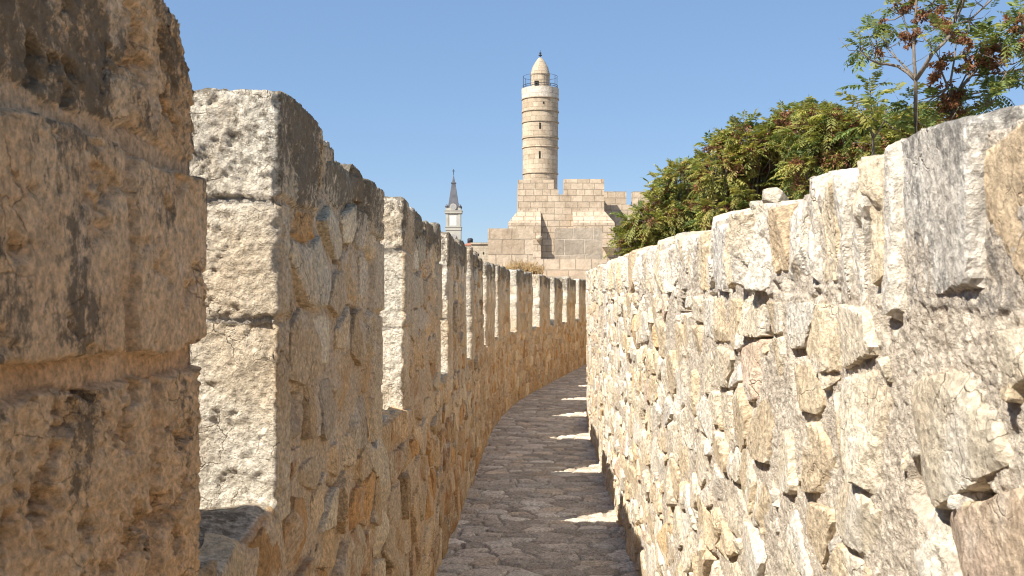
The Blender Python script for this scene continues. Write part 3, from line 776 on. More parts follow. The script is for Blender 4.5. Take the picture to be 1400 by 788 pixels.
def coping_stones(root):
    rs = np.random.RandomState(78)
    for k in range(len(CB) - 1):
        a, b = CB[k], CB[k + 1]
        if a >= UD or b < UA - .1: continue
        q = CR[k]; lowb = COP + (q[6] - .45) * .085; flat = q[4] < .10
        cu = (a + b) / 2; hw = (b - a) / 2; top = RH + (q[1] - .55) * .05 + 0; cv = (lowb + top) / 2; hv = (top - lowb) / 2
        g = .001 + .003 * rs.rand(); tl = rs.normal(0, .10)
        dep = rs.uniform(.05, .062)
        pl = [((1, tl, .04), hw - g), ((-1, -tl + rs.normal(0, .06), .04), hw - g), ((rs.normal(0, .10), 1, .06), hv), ((rs.normal(0, .12), -1, .10), hv - .004),
              ((rs.normal(0, .35), 1, .25), hv * rs.uniform(.88, 1.05)), ((rs.normal(0, .5), -1, .5), hv * rs.uniform(.85, 1.0))]
        if flat: pl.append(((rs.normal(0, .03), rs.normal(0, .03), 1), dep))
        else:
            pl.append(((rs.normal(0, .22), rs.normal(0, .10), 1), dep))
            for _ in range(rs.randint(3, 7)):
                tx = rs.normal(0, .75); ty = rs.normal(0, .30)
                pl.append(((tx, ty, 1), (dep + rs.uniform(.35, .95) * (abs(tx) * hw + abs(ty) * hv * .8)) / math.hypot(1, tx, ty)))
        res = 84 if a < 3 else 52 if a < 5 else 32
        P, Qd, T = polyhedron(pl, res, int(res * .6), -.9)
        # spalls: shallow scoops with a sharp lip
        if not flat:
            L_ = np.linalg.norm(P, axis=1)[:, None]
            fo, ft, fr = flakes(RV, P[:, 0] + cu, P[:, 1] + 1.68, .014, .04, .004)
            P = P - P / L_ * (np.clip(.004 - .0050 * fo - .16 * ft, -.004, .016) * (P[:, 2] > 0))[:, None]
        w_ = place_stone(P, cu, cv, (-.052 if flat else -.047) + rs.uniform(-.004, .006), .005, k * 3.7)
        c = palette(q[7], [(.73, .68, .595), (.69, .59, .44), (.67, .635, .575), (.60, .475, .325)], [4, 3, 1.5, 1.0])
        cc = np.ones((len(P), 3)) * np.array(c)
        if not flat: cc = mixc(cc, np.array([.68, .53, .33]), .6 * sst(.05, .45, pn(P[:, 0] * 8 + k, P[:, 1] * 4, 3)))
        li = np.clip((.40 if flat and q[7] < .9 else .06) + .30 * pn(P[:, 0] * 9 + k, P[:, 1] * 5, 1) + .4 * sst(.6, 1.0, P[:, 1] / hv) * (.4 + pn(P[:, 0] * 7 + k, 1.1, 2)), 0, .8)
        raw_mesh('coping_stone', w_, Qd, T, mat=M_right, parent=root, smooth=False, attrs={'col': cc, 'msk': np.stack([li * 0, li, li * 0 + .05], -1)})

def build_right():
    root = empty('rubble_wall', (float(np.interp(0, _Y, _X)) + WID, 0, 0),
                 'sunlit pale rubble stone wall with flaked coping stones along the right of the path', 'wall')
    us = spaced(-3.5, 33, lambda u: np.clip(.0030 * (max(u, 1.0) / 1.15) ** 1.35, .0030, .022) if u > .9 else .012)
    r_ = .014
    f1 = np.linspace(-.06, COP - .09, 470); f2 = np.linspace(COP - .09, RH - r_, 130)
    arc = RH - r_ + r_ * np.linspace(.1, 1.57, 9); tp = RH - r_ + r_ * 1.6 + np.linspace(.008, RT - .05, 70)
    def sec(name, vs):
        U, Vv = np.meshgrid(us, vs, indexing='ij')
        a = np.clip((Vv - (RH - r_)) / r_, 0, math.pi / 2); topd = np.clip(Vv - (RH - r_ + r_ * math.pi / 2), 0, RT - .06)
        far = Vv > RH + RT
        z = np.where(Vv < RH - r_, Vv, RH - r_ + r_ * np.sin(a)); t = np.where(Vv < RH - r_, 0, r_ * (1 - np.cos(a))) + topd
        t = np.where(far, RT, t)
        nt_, nz_ = np.where(far, 0, np.cos(a)), np.where(far, 0, np.sin(a))
        h, c, mm, lich, k = right_field(U, np.minimum(Vv, RH + .15))
        fine = .0035 * fbm(U * 36, Vv * 36, 3, 3, .6)
        ht = .045 * fbm(U * 4.5, t * 6, 9, 4) + .02 * pn(U * 11, t * 11, 2) - .01
        hh = nt_ ** 2 * h + nz_ ** 2 * ht + fine
        # uneven top, coping stone by coping stone; level although the path falls
        q = CR[k]
        fo, ft, fr = flakes(RT_, U, t, .02, .02)
        tv = -.008 + (q[..., 1] - .5) * .040 + .009 * fo + .12 * ft + .020 * pn(U * 2, 4.4, 1) + .014 * fbm(U * 9, t * 9, 4, 3) + .008 * sst(2.2, 1.2, U)
        ec = np.minimum(np.abs(U - CB[k]), np.abs(CB[k + 1] - U))
        tv = tv - .022 * (CB[k] < UD)
        up = sst(COP, RH, Vv)
        zz = z + up * (tv - .012 * np.exp(-ec / .008)) + nz_ * hh + .0115 * np.clip(U, 0, 15) * sst(.2, 1.6, Vv)
        tt = WID + t - nt_ * hh + .03 * up * nz_
        top = nz_ > .55
        c = np.where(top[..., None], mixc(np.array([.42, .37, .30]) * np.ones(c.shape), np.array([.56, .50, .40]), sst(-.1, .4, pn(U * 5, t * 5, 3))), c)
        lich = np.where(top, .55 + .4 * pn(U * 4, t * 4, 8), lich)
        z2 = np.where(Vv > RH + RT + 5, GROUND - zf(U) - .4, zz); z2 = np.where(far & (Vv < RH + RT + 5), RH - .05 + .0115 * np.clip(U, 0, 15), z2)
        V = W(U, tt, z2)
        Vf, Qf, Cf, Mf = V.reshape(-1, 3), grid_quads(*U.shape), c.reshape(-1, 3), np.stack([mm, np.clip(lich, 0, 1), U * 0 + .04], -1).reshape(-1, 3)
        if name == 'rubble_face':
            sv_, sq, st_, sc_, sm = rubble_stones()
            return raw_mesh(name, np.concatenate([Vf, sv_]), np.concatenate([Qf, sq + len(Vf)]), st_ + len(Vf), mat=M_right, parent=root, smooth=np.concatenate([np.ones(len(Qf), bool), np.zeros(len(sq) + len(st_), bool)]),
                            attrs={'col': np.concatenate([Cf, sc_]), 'msk': np.concatenate([Mf, sm])})
        return raw_mesh(name, V, grid_quads(*U.shape), mat=M_right, parent=root, attrs={'col': c, 'msk': np.stack([mm, np.clip(lich, 0, 1), U * 0 + .04], -1)})
    sec('rubble_face', f1)
    sec('coping', np.concatenate([f2, arc, tp, [RH + RT + .05, RH + RT + 12]]))
    coping_stones(root)
    return root
build_right()

# ------------------------------------------------------------------ loose stones lying on the coping
def loose_stone(u, t, z, size, seed, label):
    rs = np.random.RandomState(seed)
    n, m = 36, 22
    A, B = np.meshgrid(np.linspace(0, 2 * math.pi, n, endpoint=False), np.linspace(-1.5, 1.5, m), indexing='ij')
    D = np.stack([np.cos(A) * np.cos(B), np.sin(A) * np.cos(B), np.sin(B)], -1)
    pl = rs.normal(size=(12, 3)); pl /= np.linalg.norm(pl, axis=1)[:, None]
    r = np.min(rs.uniform(.62, .95, 12) / np.clip(D @ pl.T, .25, None), -1).clip(0, 1.3)
    P = D * r[..., None] * np.array(size) * (1 + .06 * fbm(D[..., 0] * 3, D[..., 1] * 3, D[..., 2] * 3 + seed, 3))[..., None]
    c0 = W(np.array(u), np.array(t), np.array(z))
    i = np.arange(n * m).reshape(n, m); q = np.stack([i, np.roll(i, -1, 0)], -1)
    Q = np.stack([q[:, :-1, 0], q[:, :-1, 1], q[:, 1:, 1], q[:, 1:, 0]], -1).reshape(-1, 4)
    V = np.concatenate([(P + 0).reshape(-1, 3), [[0, 0, P[..., 2].min()], [0, 0, P[..., 2].max()]]])
    tr = [(i[(k + 1) % n, 0], i[k, 0], n * m) for k in range(n)] + [(i[k, -1], i[(k + 1) % n, -1], n * m + 1) for k in range(n)]
    c = np.ones((len(V), 3)) * np.array([.56, .51, .42]) * (.9 + .2 * rs.rand())
    o = raw_mesh('loose_stone', V, Q, tr, mat=M_right, smooth=False, attrs={'col': c, 'msk': np.tile([0, .3, 0], (len(V), 1))})
    o.location = c0; o.rotation_euler = (0, 0, rs.rand() * 6)
    return props(o, label, 'stone', 'loose stones on the right wall')
loose_stone(2.68, WID + .05, 1.862, (.045, .036, .022), 3, 'flat pale stone lying loose on the right wall below the tree foliage')
loose_stone(2.98, WID + .07, 1.866, (.034, .03, .022), 5, 'small angular loose stone on the right wall just beyond the larger flat one')
loose_stone(4.7, WID + .10, 1.885, (.05, .045, .028), 9, 'loose grey block far along the top of the right wall')

# ------------------------------------------------------------------ citadel
M_bast = masonry('large_ashlar', (.61, .505, .385), (.50, .40, .30), (.40, .34, .265), 1.25, .87, .030, .65)
M_bast_g = masonry('grey_weathered_ashlar', (.44, .37, .29), (.34, .29, .235), (.54, .47, .385), 1.15, .87, .03, .65)
M_keep = masonry('keep_ashlar', (.64, .525, .40), (.50, .40, .295), (.36, .30, .225), .98, .515, .028, .55)
M_keep_s = masonry('smooth_ashlar', (.60, .51, .395), (.56, .465, .355), (.50, .42, .33), 1.1, .515, .010, .3)
M_min = masonry('minaret_ashlar', (.59, .495, .375), (.44, .355, .255), (.40, .335, .255), .72, .42, .012, .5)
M_minw = masonry('pale_ashlar', (.68, .62, .54), (.64, .58, .49), (.5, .45, .38), .9, .9, .012, .2)
M_dark = plain('dark_opening', (.03, .027, .024), .95)
M_iron = plain('dark_iron', (.05, .055, .065), .6, .3)
M_band = plain('dark_string_course', (.40, .33, .24), .9, 0, .3, 6)  # ring bands in a darker tone than the shaft

def bastion():
    d = 58.0; X = lambda p: (p - 700) / F * d; Zz = lambda q: EYE + (394 - q) / F * d
    r = empty('bastion_wall', (X(745), d + 1, GROUND), 'low bastion wall of large tan ashlar blocks with one crenel, in front of the tower', 'wall')
    b = PB(); b.box(X(667), X(823.5), d, d + 1.8, GROUND, Zz(354.7)); b.build('wall', M_bast, r)
    b = PB(); b.box(X(667), X(728.6), d + .004, d + 1.7, Zz(354.7), Zz(312.5)); b.build('merlon', M_bast, r)
    b = PB(); b.box(X(760), X(823.4), d + .004, d + 1.7, Zz(354.7), Zz(312.3)); b.build('merlon', M_bast_g, r)
    b = PB(); b.box(X(655), X(812), d - 1.3, d - .003, GROUND, Zz(378)); b.build('plinth', M_bast, r)
bastion()

def keep():
    d = 85.0; X = lambda p: (p - 700) / F * d; Zz = lambda q: EYE + (394 - q) / F * d
    x0, x1 = X(708), X(826); zr = Zz(266); zt = Zz(246)
    r = empty('citadel_tower', (X(767), d + 6, GROUND), 'square sunlit citadel tower with battered corners and crenellated top, below the minaret', 'tower')
    b = PB(); b.box(x0, x1, d, d + 12, GROUND, zr); b.build('wall', M_keep, r)
    # merlons round the top: the front pair first
    e = .004
    b = PB(); b.box(x0, X(757), d + e, d + 1.1, zr, zt); b.build('merlon', M_keep, r)
    b = PB(); b.box(X(757), X(763.5), d + e, d + .9, zr, Zz(259)); b.build('broken_merlon', M_keep, r)
    b = PB(); b.box(X(771), x1, d + e, d + 1.1, zr, Zz(245)); b.build('merlon', M_keep, r)
    for (a0, a1, y0, y1) in ((x0, x0 + 1, d + 2.4, d + 5.6), (x0, x0 + 1, d + 7, d + 11.9), (x1 - 1, x1, d + 2.4, d + 5.6), (x1 - 1, x1, d + 7, d + 11.9)):
        b = PB(); b.box(a0 + e, a1 - e, y0, y1, zr, zt); b.build('merlon', M_keep, r)
    # battered corner buttresses
    z1, z2 = Zz(288.5), Zz(305.6); p = .85
    for a0, a1, b0, b1 in ((x0, X(739), X(694.8), X(739)), (X(783), x1, X(783), X(839))):
        b = PB(); fy = d - p
        b.prism([(b0, fy), (b1, fy), (b1, d + 3), (b0, d + 3)], z2, z1, [(a0 + .003, d - .02), (a1 - .003, d - .02), (a1 - .003, d + 3), (a0 + .003, d + 3)])
        o = b.build('batter', M_keep, r)
        b = PB(); b.box(b0, b1, fy, d + 3, GROUND, z2 - .003); b.build('buttress', M_keep, r)
    # corbel on the right buttress
    b = PB(); cx, cz = X(832), Zz(339); fy = d - p
    b.prism([(cx - .2, fy - .02), (cx + .2, fy - .02), (cx + .2, fy), (cx - .2, fy)], cz - .75, cz, [(cx - .55, fy - .8), (cx + .5, fy - .8), (cx + .5, fy), (cx - .55, fy)])
    b.box(cx - .6, cx + .55, fy - .85, fy - .003, cz + .003, cz + .3); b.build('corbel', M_keep_s, r)
    b = PB(); cx, cz = X(736.5), Zz(326); b.lathe(cx, fy - .16, [(.0, cz - .3), (.24, cz - .15), (.26, cz + .1), (.0, cz + .22)], 12); b.build('corbel', M_keep_s, r, True)
keep()

def minaret():
    d = 92.0; X = lambda p: (p - 700) / F * d; Zz = lambda q: EYE + (394 - q) / F * d
    cx, cy = X(738.6), d
    r = empty('minaret', (cx, cy, GROUND), 'tall round stone minaret with dark ring bands and a railed balcony', 'minaret')
    rad = lambda q: (24.9 - (q - 122) / 130 * 1.4) / F * d
    bands = [137.3, 154.6, 169.3, 190.6, 203.4, 239.0]
    prof = [(rad(275), Zz(275))]
    for q in bands[::-1]:
        ra = rad(q)
        prof += [(ra, Zz(q + .6)), (ra - .045, Zz(q + .55)), (ra - .045, Zz(q - .1)), (ra + .015, Zz(q - .15))]
    prof.append((rad(136), Zz(137)))
    b = PB(); b.lathe(cx, cy, prof, 56); b.build('shaft', M_min, r, False)
    b = PB(); ra = rad(130); b.lathe(cx, cy, [(ra - .06, Zz(137.0)), (ra + .02, Zz(136.6)), (ra + .05, Zz(122.5)), (ra - .15, Zz(122.2)), (0, Zz(122.4))], 56); b.build('balcony_parapet', M_minw, r)
    for q in bands:
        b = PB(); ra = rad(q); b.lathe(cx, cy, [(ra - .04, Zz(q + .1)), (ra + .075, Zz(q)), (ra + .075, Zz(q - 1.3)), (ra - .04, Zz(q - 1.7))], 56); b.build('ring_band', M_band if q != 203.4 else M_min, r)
    # slit windows
    def slit(name, px, q, w_, h_, q_r):
        xx = X(px); ra = rad(q); yy = cy - math.sqrt(max(ra * ra - (xx - cx) ** 2, 0.01))
        b = PB(); b.box(xx - w_ / 2, xx + w_ / 2, yy - .012, yy + .15, Zz(q) - h_ / 2, Zz(q) + h_ / 2); b.build(name, M_dark, r)
    slit('window', 737.8, 176, .17, .55, 0); slit('window', 737.3, 215, .17, .64, 0); slit('window', 742, 145, .19, .2, 0)
    # lantern with a conical cap
    lr = 13.0 / F * d
    b = PB(); b.lathe(cx, cy, [(lr, Zz(122.3)), (lr, Zz(104)), (lr + .04, Zz(103.6)), (lr + .03, Zz(102.6)), (lr - .04, Zz(99)), (lr * .84, Zz(93)), (lr * .55, Zz(86)), (lr * .2, Zz(79.6)), (0, Zz(78.6))], 40)
    b.build('lantern', M_min, r)
    xx = X(734.6); yy = cy - math.sqrt(lr * lr - (xx - cx) ** 2)
    b = PB(); b.box(xx - .27, xx + .27, yy - .03, yy + .3, Zz(121), Zz(113)); b.build('doorway', M_dark, r)
    b = PB(); b.lathe(cx, cy, [(.03, Zz(79)), (.03, Zz(77.6)), (.14, Zz(76.6)), (.16, Zz(75.6)), (.04, Zz(74.4)), (.11, Zz(73.2)), (.11, Zz(72.6)), (.02, Zz(71.2)), (.02, Zz(69.0)), (0, Zz(68.5))], 14); b.build('finial', M_iron, r, True)
    # railing
    b = PB(); rr = 23.6 / F * d
    for k in range(16):
        a = 2 * math.pi * (k + .5) / 16; px, py = cx + rr * math.cos(a), cy + rr * math.sin(a)
        hi = Zz(105) if k % 2 == 0 else Zz(117.5)
        b.tube([(px, py, Zz(122.4)), (px, py, hi)], .025, 5)
    for q, t_ in ((117.8, .026), (120.2, .02), (105.3, .014)):
        ring = [(cx + rr * math.cos(a), cy + rr * math.sin(a), Zz(q)) for a in np.linspace(0, 2 * math.pi, 41)]
        b.tube(ring, t_, 5)
    b.build('railing', M_iron, r)
minaret()

def curtain():
    d = 87.3; X = lambda p: (p - 700) / F * d; Zz = lambda q: EYE + (394 - q) / F * d
    r = empty('curtain_wall', (X(900), d, GROUND), 'crenellated tan curtain wall running right from the tower, partly behind the trees', 'wall')
    b = PB(); b.box(X(815), X(1060), d, d + 2, GROUND, Zz(280)); b.build('wall', M_keep, r)
    p = 824.0
    for wd, gp in ((32.5, 8.5), (30, 9), (31, 9), (30, 9), (30, 9), (30, 8)):
        b = PB(); b.box(X(p), X(p + wd), d + .004, d + 1.0, Zz(280), Zz(262)); b.build('merlon', M_keep, r); p += wd + gp
curtain()

# ------------------------------------------------------------------ far town to the left of the citadel
M_white = plain('pale_church_stone', (.43, .405, .35), .9, 0, .12, .8)
M_slate = plain('grey_lead_roof', (.12, .12, .135), .6, 0, .25, 1.2)
M_clock = plain('clock_face', (.34, .33, .32), .7, 0, .1, 2)
M_panel = plain('white_panel', (.62, .61, .58), .8, 0, .12, 3)

def bell_tower():
    d = 240.0; k = d / F; X = lambda p: (p - 700) * k; Zz = lambda q: EYE + (394 - q) * k
    cx = X(620.2); cy = d
    r = empty('bell_tower', (cx, cy, GROUND), 'slender white church bell tower with a dark pointed spire and clock', 'church tower')
    def sq(b, h, z0, z1, h1=None):
        f = lambda q: [(cx - q, cy - q), (cx + q, cy - q), (cx + q, cy + q), (cx - q, cy + q)]
        b.prism(f(h), z0, z1, f(h1 if h1 is not None else h))
    w_ = 10.2 * k
    b = PB(); sq(b, w_, GROUND, Zz(315.5)); b.build('lower_shaft', M_white, r)
    b = PB(); sq(b, w_ * .97, Zz(311.4), Zz(292.5)); b.build('belfry', M_white, r)
    for (q0, q1, ov) in ((315.4, 311.5, 1.06), (292.4, 289.2, 1.13)):
        b = PB(); sq(b, w_ * ov, Zz(q0), Zz(q1)); sq(b, w_ * (ov + .05), Zz(q1) + .003, Zz(q1 - .8)); b.build('cornice', M_white, r)
    b = PB(); sq(b, w_ * 1.0, Zz(288.3), Zz(285)); b.build('parapet', M_white, r)
    for sx in (-1, 1):
        for sy in (-1, 1):
            b = PB(); px, py = cx + sx * w_ * .88, cy + sy * w_ * .88
            b.lathe(px, py, [(.32, Zz(285)), (.32, Zz(283.6)), (.42, Zz(283)), (.25, Zz(281.5)), (0, Zz(279.6))], 8); b.build('pinnacle', M_slate, r)
    b = PB(); sq(b, 7.4 * k, Zz(285), Zz(251.5), 2.6 * k); b.build('spire', M_slate, r)
    b = PB(); sq(b, 3.4 * k, Zz(251.4), Zz(249.8)); sq(b, 2.0 * k, Zz(249.7), Zz(243), .9 * k); sq(b, .8 * k, Zz(243), Zz(239), .25 * k); b.build('spire_lantern', M_slate, r)
    b = PB(); b.tube([(cx, cy, Zz(239)), (cx, cy, Zz(231.6))], .09, 5); b.tube([(cx - .35, cy, Zz(234)), (cx + .35, cy, Zz(234))], .08, 5); b.build('cross', M_iron, r)
    def clock(q, rad):
        yy = cy - w_ * 1.04
        b = PB(); n = 24
        ring = [(cx + rad * math.cos(2 * math.pi * i / n), Zz(q) + rad * math.sin(2 * math.pi * i / n)) for i in range(n)]
        for i in range(n):
            (ax, az), (bx, bz) = ring[i], ring[(i + 1) % n]
            b.poly([(ax, yy - .25, az), (bx, yy - .25, bz), (bx, yy + 1.2, bz), (ax, yy + 1.2, az)][::-1])
        b.poly([(x, yy - .25, z) for x, z in ring]); o = b.build('clock_surround', M_white, r)
        b = PB(); b.poly([(cx + (x - cx) * .74, yy - .262, Zz(q) + (z - Zz(q)) * .74) for x, z in ring]); b.build('clock_face', M_clock, o)
    clock(284, 4.6 * k); clock(324, 4.0 * k)
    b = PB(); b.box(cx - 4.6 * k, cx + 4.6 * k, cy - w_ * 1.0, cy - w_ * .972, Zz(309.5), Zz(295.5)); b.build('panel', M_panel, r)
    b = PB(); b.box(cx - 9.9 * k, cx - 7.0 * k, cy - w_ * 1.02, cy - w_ * .973, Zz(311.3), Zz(292.6)); b.build('pilaster', M_white, r)
    b = PB(); b.box(cx + 7.0 * k, cx + 9.9 * k, cy - w_ * 1.02, cy - w_ * .973, Zz(311.3), Zz(292.6)); b.build('pilaster', M_white, r)
bell_tower()

M_house = masonry('house_stone', (.56, .48, .37), (.50, .42, .31), (.42, .36, .28), .6, .35, .02, .2)
M_tile = plain('red_roof_tile', (.36, .15, .09), .85, 0, .3, 2)
def houses():
    d = 130.0; k = d / F; X = lambda p: (p - 700) * k; Zz = lambda q: EYE + (394 - q) * k
    r = empty('stone_house', (X(655), d + 4, GROUND), 'flat roofed pale stone house left of the bastion', 'house')
    b = PB(); b.box(X(644), X(673), d, d + 8, GROUND, Zz(334)); b.build('wall', M_house, r)
    b = PB(); b.box(X(643.4), X(673.6), d - .15, d + .25, Zz(334) + .003, Zz(331.8)); b.build('roof_parapet', M_house, r)
    for p, q in ((647.5, 345), (653, 347), (660, 345)):
        b = PB(); b.box(X(p), X(p + 2), d - .02, d + .1, Zz(q + 3.2), Zz(q)); b.build('window', M_dark, r)
    d2 = 150.0; k2 = d2 / F; X2 = lambda p: (p - 700) * k2; Z2 = lambda q: EYE + (394 - q) * k2
    r = empty('tiled_house', (X2(638), d2 + 3, GROUND), 'small house with a red tiled roof between bell tower and stone house', 'house')
    b = PB(); b.box(X2(630), X2(648), d2, d2 + 7, GROUND, Z2(336)); b.build('wall', M_house, r)
    b = PB(); a0, a1 = X2(629), X2(649)
    b.prism([(a0, d2 - .4), (a1, d2 - .4), (a1, d2 + 7.4), (a0, d2 + 7.4)], Z2(336) + .003, Z2(331), [(a0 + 1.2, d2 + 2.8), (a1 - .5, d2 + 2.8), (a1 - .5, d2 + 4.2), (a0 + 1.2, d2 + 4.2)]); b.build('roof', M_tile, r)
    b = PB(); cx = X2(641.5); zt = Z2(330.9)
    b.lathe(cx, d2 + 3.5, [(.0, zt), (.42, zt), (.42, zt + .55), (.3, zt + .7), (0, zt + .74)], 16)
    o = b.build('water_tank', M_iron, None, True); props(o, 'small black water tank on the red tiled roof', 'water tank')
houses()

# ------------------------------------------------------------------ trees
GREENS = np.array([(.26, .265, .080), (.175, .215, .066), (.34, .315, .092), (.40, .335, .108), (.115, .16, .053)])
SEEDS = np.array([(.30, .135, .075), (.34, .18, .10), (.21, .095, .055)])

class Leaves:
    def __init__(s): s.v = []; s.c = []
    def leaflet(s, P, D, Nn, L, wd, C):
        """diamond leaflets: points, directions, normals (arrays)"""
        S = np.cross(D, Nn); S /= np.linalg.norm(S, axis=1)[:, None] + 1e-9
        L = np.asarray(L)[:, None]; wd = np.asarray(wd)[:, None]
        q = np.stack([P, P + D * L * .38 + S * wd, P + D * L - Nn * L * .14, P + D * L * .38 - S * wd], 1)
        s.v.append(q.reshape(-1, 3)); s.c.append(np.repeat(C, 4, 0))
    def compound(s, rs, base, dirs, length, cols, pairs=6, lf=.25, sag=.24):
        """pinnate leaves: base (n,3), dirs (n,3)"""
        n = len(base); up = np.array([0, 0, 1.0])
        side = np.cross(dirs, up); side /= np.linalg.norm(side, axis=1)[:, None] + 1e-6
        nor = np.cross(side, dirs)
        for k in range(pairs + 1):
            f = .16 + .84 * k / pairs
            drop = -sag * f * f * length
            P = base + dirs * (length * f)[:, None] * (1 - .12 * f) + up * drop[:, None]
            D0 = dirs + up * (-2 * sag * f)
            D0 /= np.linalg.norm(D0, axis=1)[:, None]
            sz = length * lf * (.75 + .5 * math.sin(math.pi * min(f, .95))) * rs.uniform(.85, 1.15, n)
            for sg in ((-1, 1) if k < pairs else (0,)):
                D = side * sg * .9 + D0 * (.5 if sg else 1) + up * -.22 + rs.normal(0, .10, (n, 3)); D /= np.linalg.norm(D, axis=1)[:, None]
                Nn = nor + rs.normal(0, .25, (n, 3)); Nn -= D * np.sum(D * Nn, 1)[:, None]; Nn /= np.linalg.norm(Nn, axis=1)[:, None]
                s.leaflet(P, D, Nn, sz, sz * .185, np.clip(cols * rs.uniform(.8, 1.2, (n, 1)), 0, 1))
        # rachis
        s.leaflet(base, dirs, nor, length * .9, length * .012, cols * .9)
    def rosette(s, rs, p, n, length, mean_dir, pal, spread=.9):
        d = rs.normal(size=(n, 3)) * spread + np.array(mean_dir); d[:, 2] += .15; d /= np.linalg.norm(d, axis=1)[:, None]
        c = pal[rs.randint(0, len(pal), n)] * rs.uniform(.75, 1.25, (n, 1))
        s.compound(rs, np.array(p) + d * .02, d, length * rs.uniform(.65, 1.1, n), c)
    def seeds(s, rs, p, rad, n):
        """hanging brown bunches of winged seeds"""
        P = rs.normal(size=(n, 3)); P /= np.linalg.norm(P, axis=1)[:, None]; P = np.array(p) + P * (rs.rand(n, 1) ** .5) * np.array([rad, rad, rad * .85]) 
        D = rs.normal(size=(n, 3)); D[:, 2] -= .6; D /= np.linalg.norm(D, axis=1)[:, None]
        Nn = np.cross(D, rs.normal(size=(n, 3))); Nn /= np.linalg.norm(Nn, axis=1)[:, None]
        c = SEEDS[rs.randint(0, 3, n)] * rs.uniform(.7, 1.3, (n, 1))
        s.leaflet(P, D, Nn, np.full(n, .06), np.full(n, .014), c)
    def build(s, name, parent):
        V = np.concatenate(s.v); C = np.concatenate(s.c); q = np.arange(len(V)).reshape(-1, 4)
        return raw_mesh(name, V, q, mat=M_leaf, parent=parent, smooth=False, attrs={'col': C})

TBASE = -3.7
def bushy_tree(name, label, d, blobs, n_tips, seed, leaf=.42, trunk_px=None, seedy=.25, per=9):
    """crown spread through several overlapping lobes given as (px, py, radius_x, radius_y) at depth d"""
    rs = np.random.RandomState(seed); rnd = random.Random(seed)
    k = d / F
    bx = np.mean([b[0] for b in blobs]) if trunk_px is None else trunk_px
    base = Vector(((bx - 700) * k, d, TBASE))
    r = empty(name, base, label, 'tree', 'trees behind the right wall')
    lv = Leaves(); sd = Leaves(); wood = PB()
    fork = base + Vector((0, 0, 2.6))
    wood.tube([base, base + Vector((.05, 0, 1.3)), fork], [.17, .14, .12], 9)
    area = np.array([b[2] * b[3] for b in blobs], float); area /= area.sum()
    for bi, (px, py, rx, ry) in enumerate(blobs):
        c = Vector(at(px, py, d + rs.uniform(-.5, .5))); 
        mid = (fork + c) / 2 + Vector((rs.uniform(-.2, .2), rs.uniform(-.2, .2), -.1))
        limb = [fork, mid, c]
        wood.tube(limb, [.09, .06, .028], 7)
        for _ in range(int(n_tips * area[bi])):
            v = rs.normal(size=3); v /= np.linalg.norm(v); q = rs.uniform(.35, 1.0) ** .6 * (rs.uniform(1.0, 1.38) if rs.rand() < .14 else 1)
            off = Vector((v[0] * rx * k, v[1] * (rx + ry) * .55 * k, v[2] * ry * k)) * q
            tip = c + off
            st = c.lerp(mid, rs.uniform(0, .5))
            wood.tube([st, (st + tip) / 2 + Vector(rs.normal(0, .06, 3)), tip], [.02, .013, .006], 4)
            md = np.array(off.normalized()) * .8
            tone = GREENS[[0, 2, 3, 0]] if rs.rand() < .6 else GREENS[[0, 1, 4, 2]]
            lv.rosette(rs, tip, rs.randint(per - 4, per + 2), leaf * rs.uniform(.7, 1.15), md, tone, 1.0)
            if rs.rand() < seedy: sd.seeds(rs, tip + Vector((rs.normal(0, .05), rs.normal(0, .05), -.02)), rs.uniform(.10, .20), 110)
    wood.build('trunk', M_bark, r, True); lv.build('crown', r)
    if sd.v: sd.build('seed_clusters', r)
    return r

bushy_tree('tree_of_heaven', 'rounded green bushy tree crown lowest on the left, beside the curtain wall', 24,
           [(872, 328, 28, 26), (912, 290, 36, 42), (888, 305, 28, 26), (928, 252, 32, 28), (925, 330, 40, 36), (960, 240, 32, 30), (965, 300, 38, 46), (856, 334, 20, 18)], 380, 1, .38, 905, .32)
bushy_tree('tree_of_heaven', 'widest bushy tree crown dotted with red seeds, above the middle of the right wall', 20,
           [(985, 232, 42, 36), (1030, 205, 44, 40), (1075, 190, 42, 36), (1000, 290, 50, 50), (1060, 260, 55, 50), (1110, 225, 50, 44), (1095, 175, 40, 30), (1015, 200, 30, 26)], 460, 2, .36, 1040, .55)
bushy_tree('tree_of_heaven', 'bushy green tree crown rising between the widest crown and the thin sapling', 17,
           [(1115, 175, 34, 28), (1150, 180, 40, 30), (1200, 190, 40, 28), (1120, 230, 50, 40), (1190, 225, 50, 40), (1235, 195, 32, 24), (1215, 168, 32, 20), (1255, 178, 30, 20), (1292, 168, 28, 18)], 390, 3, .33, 1170, .40)

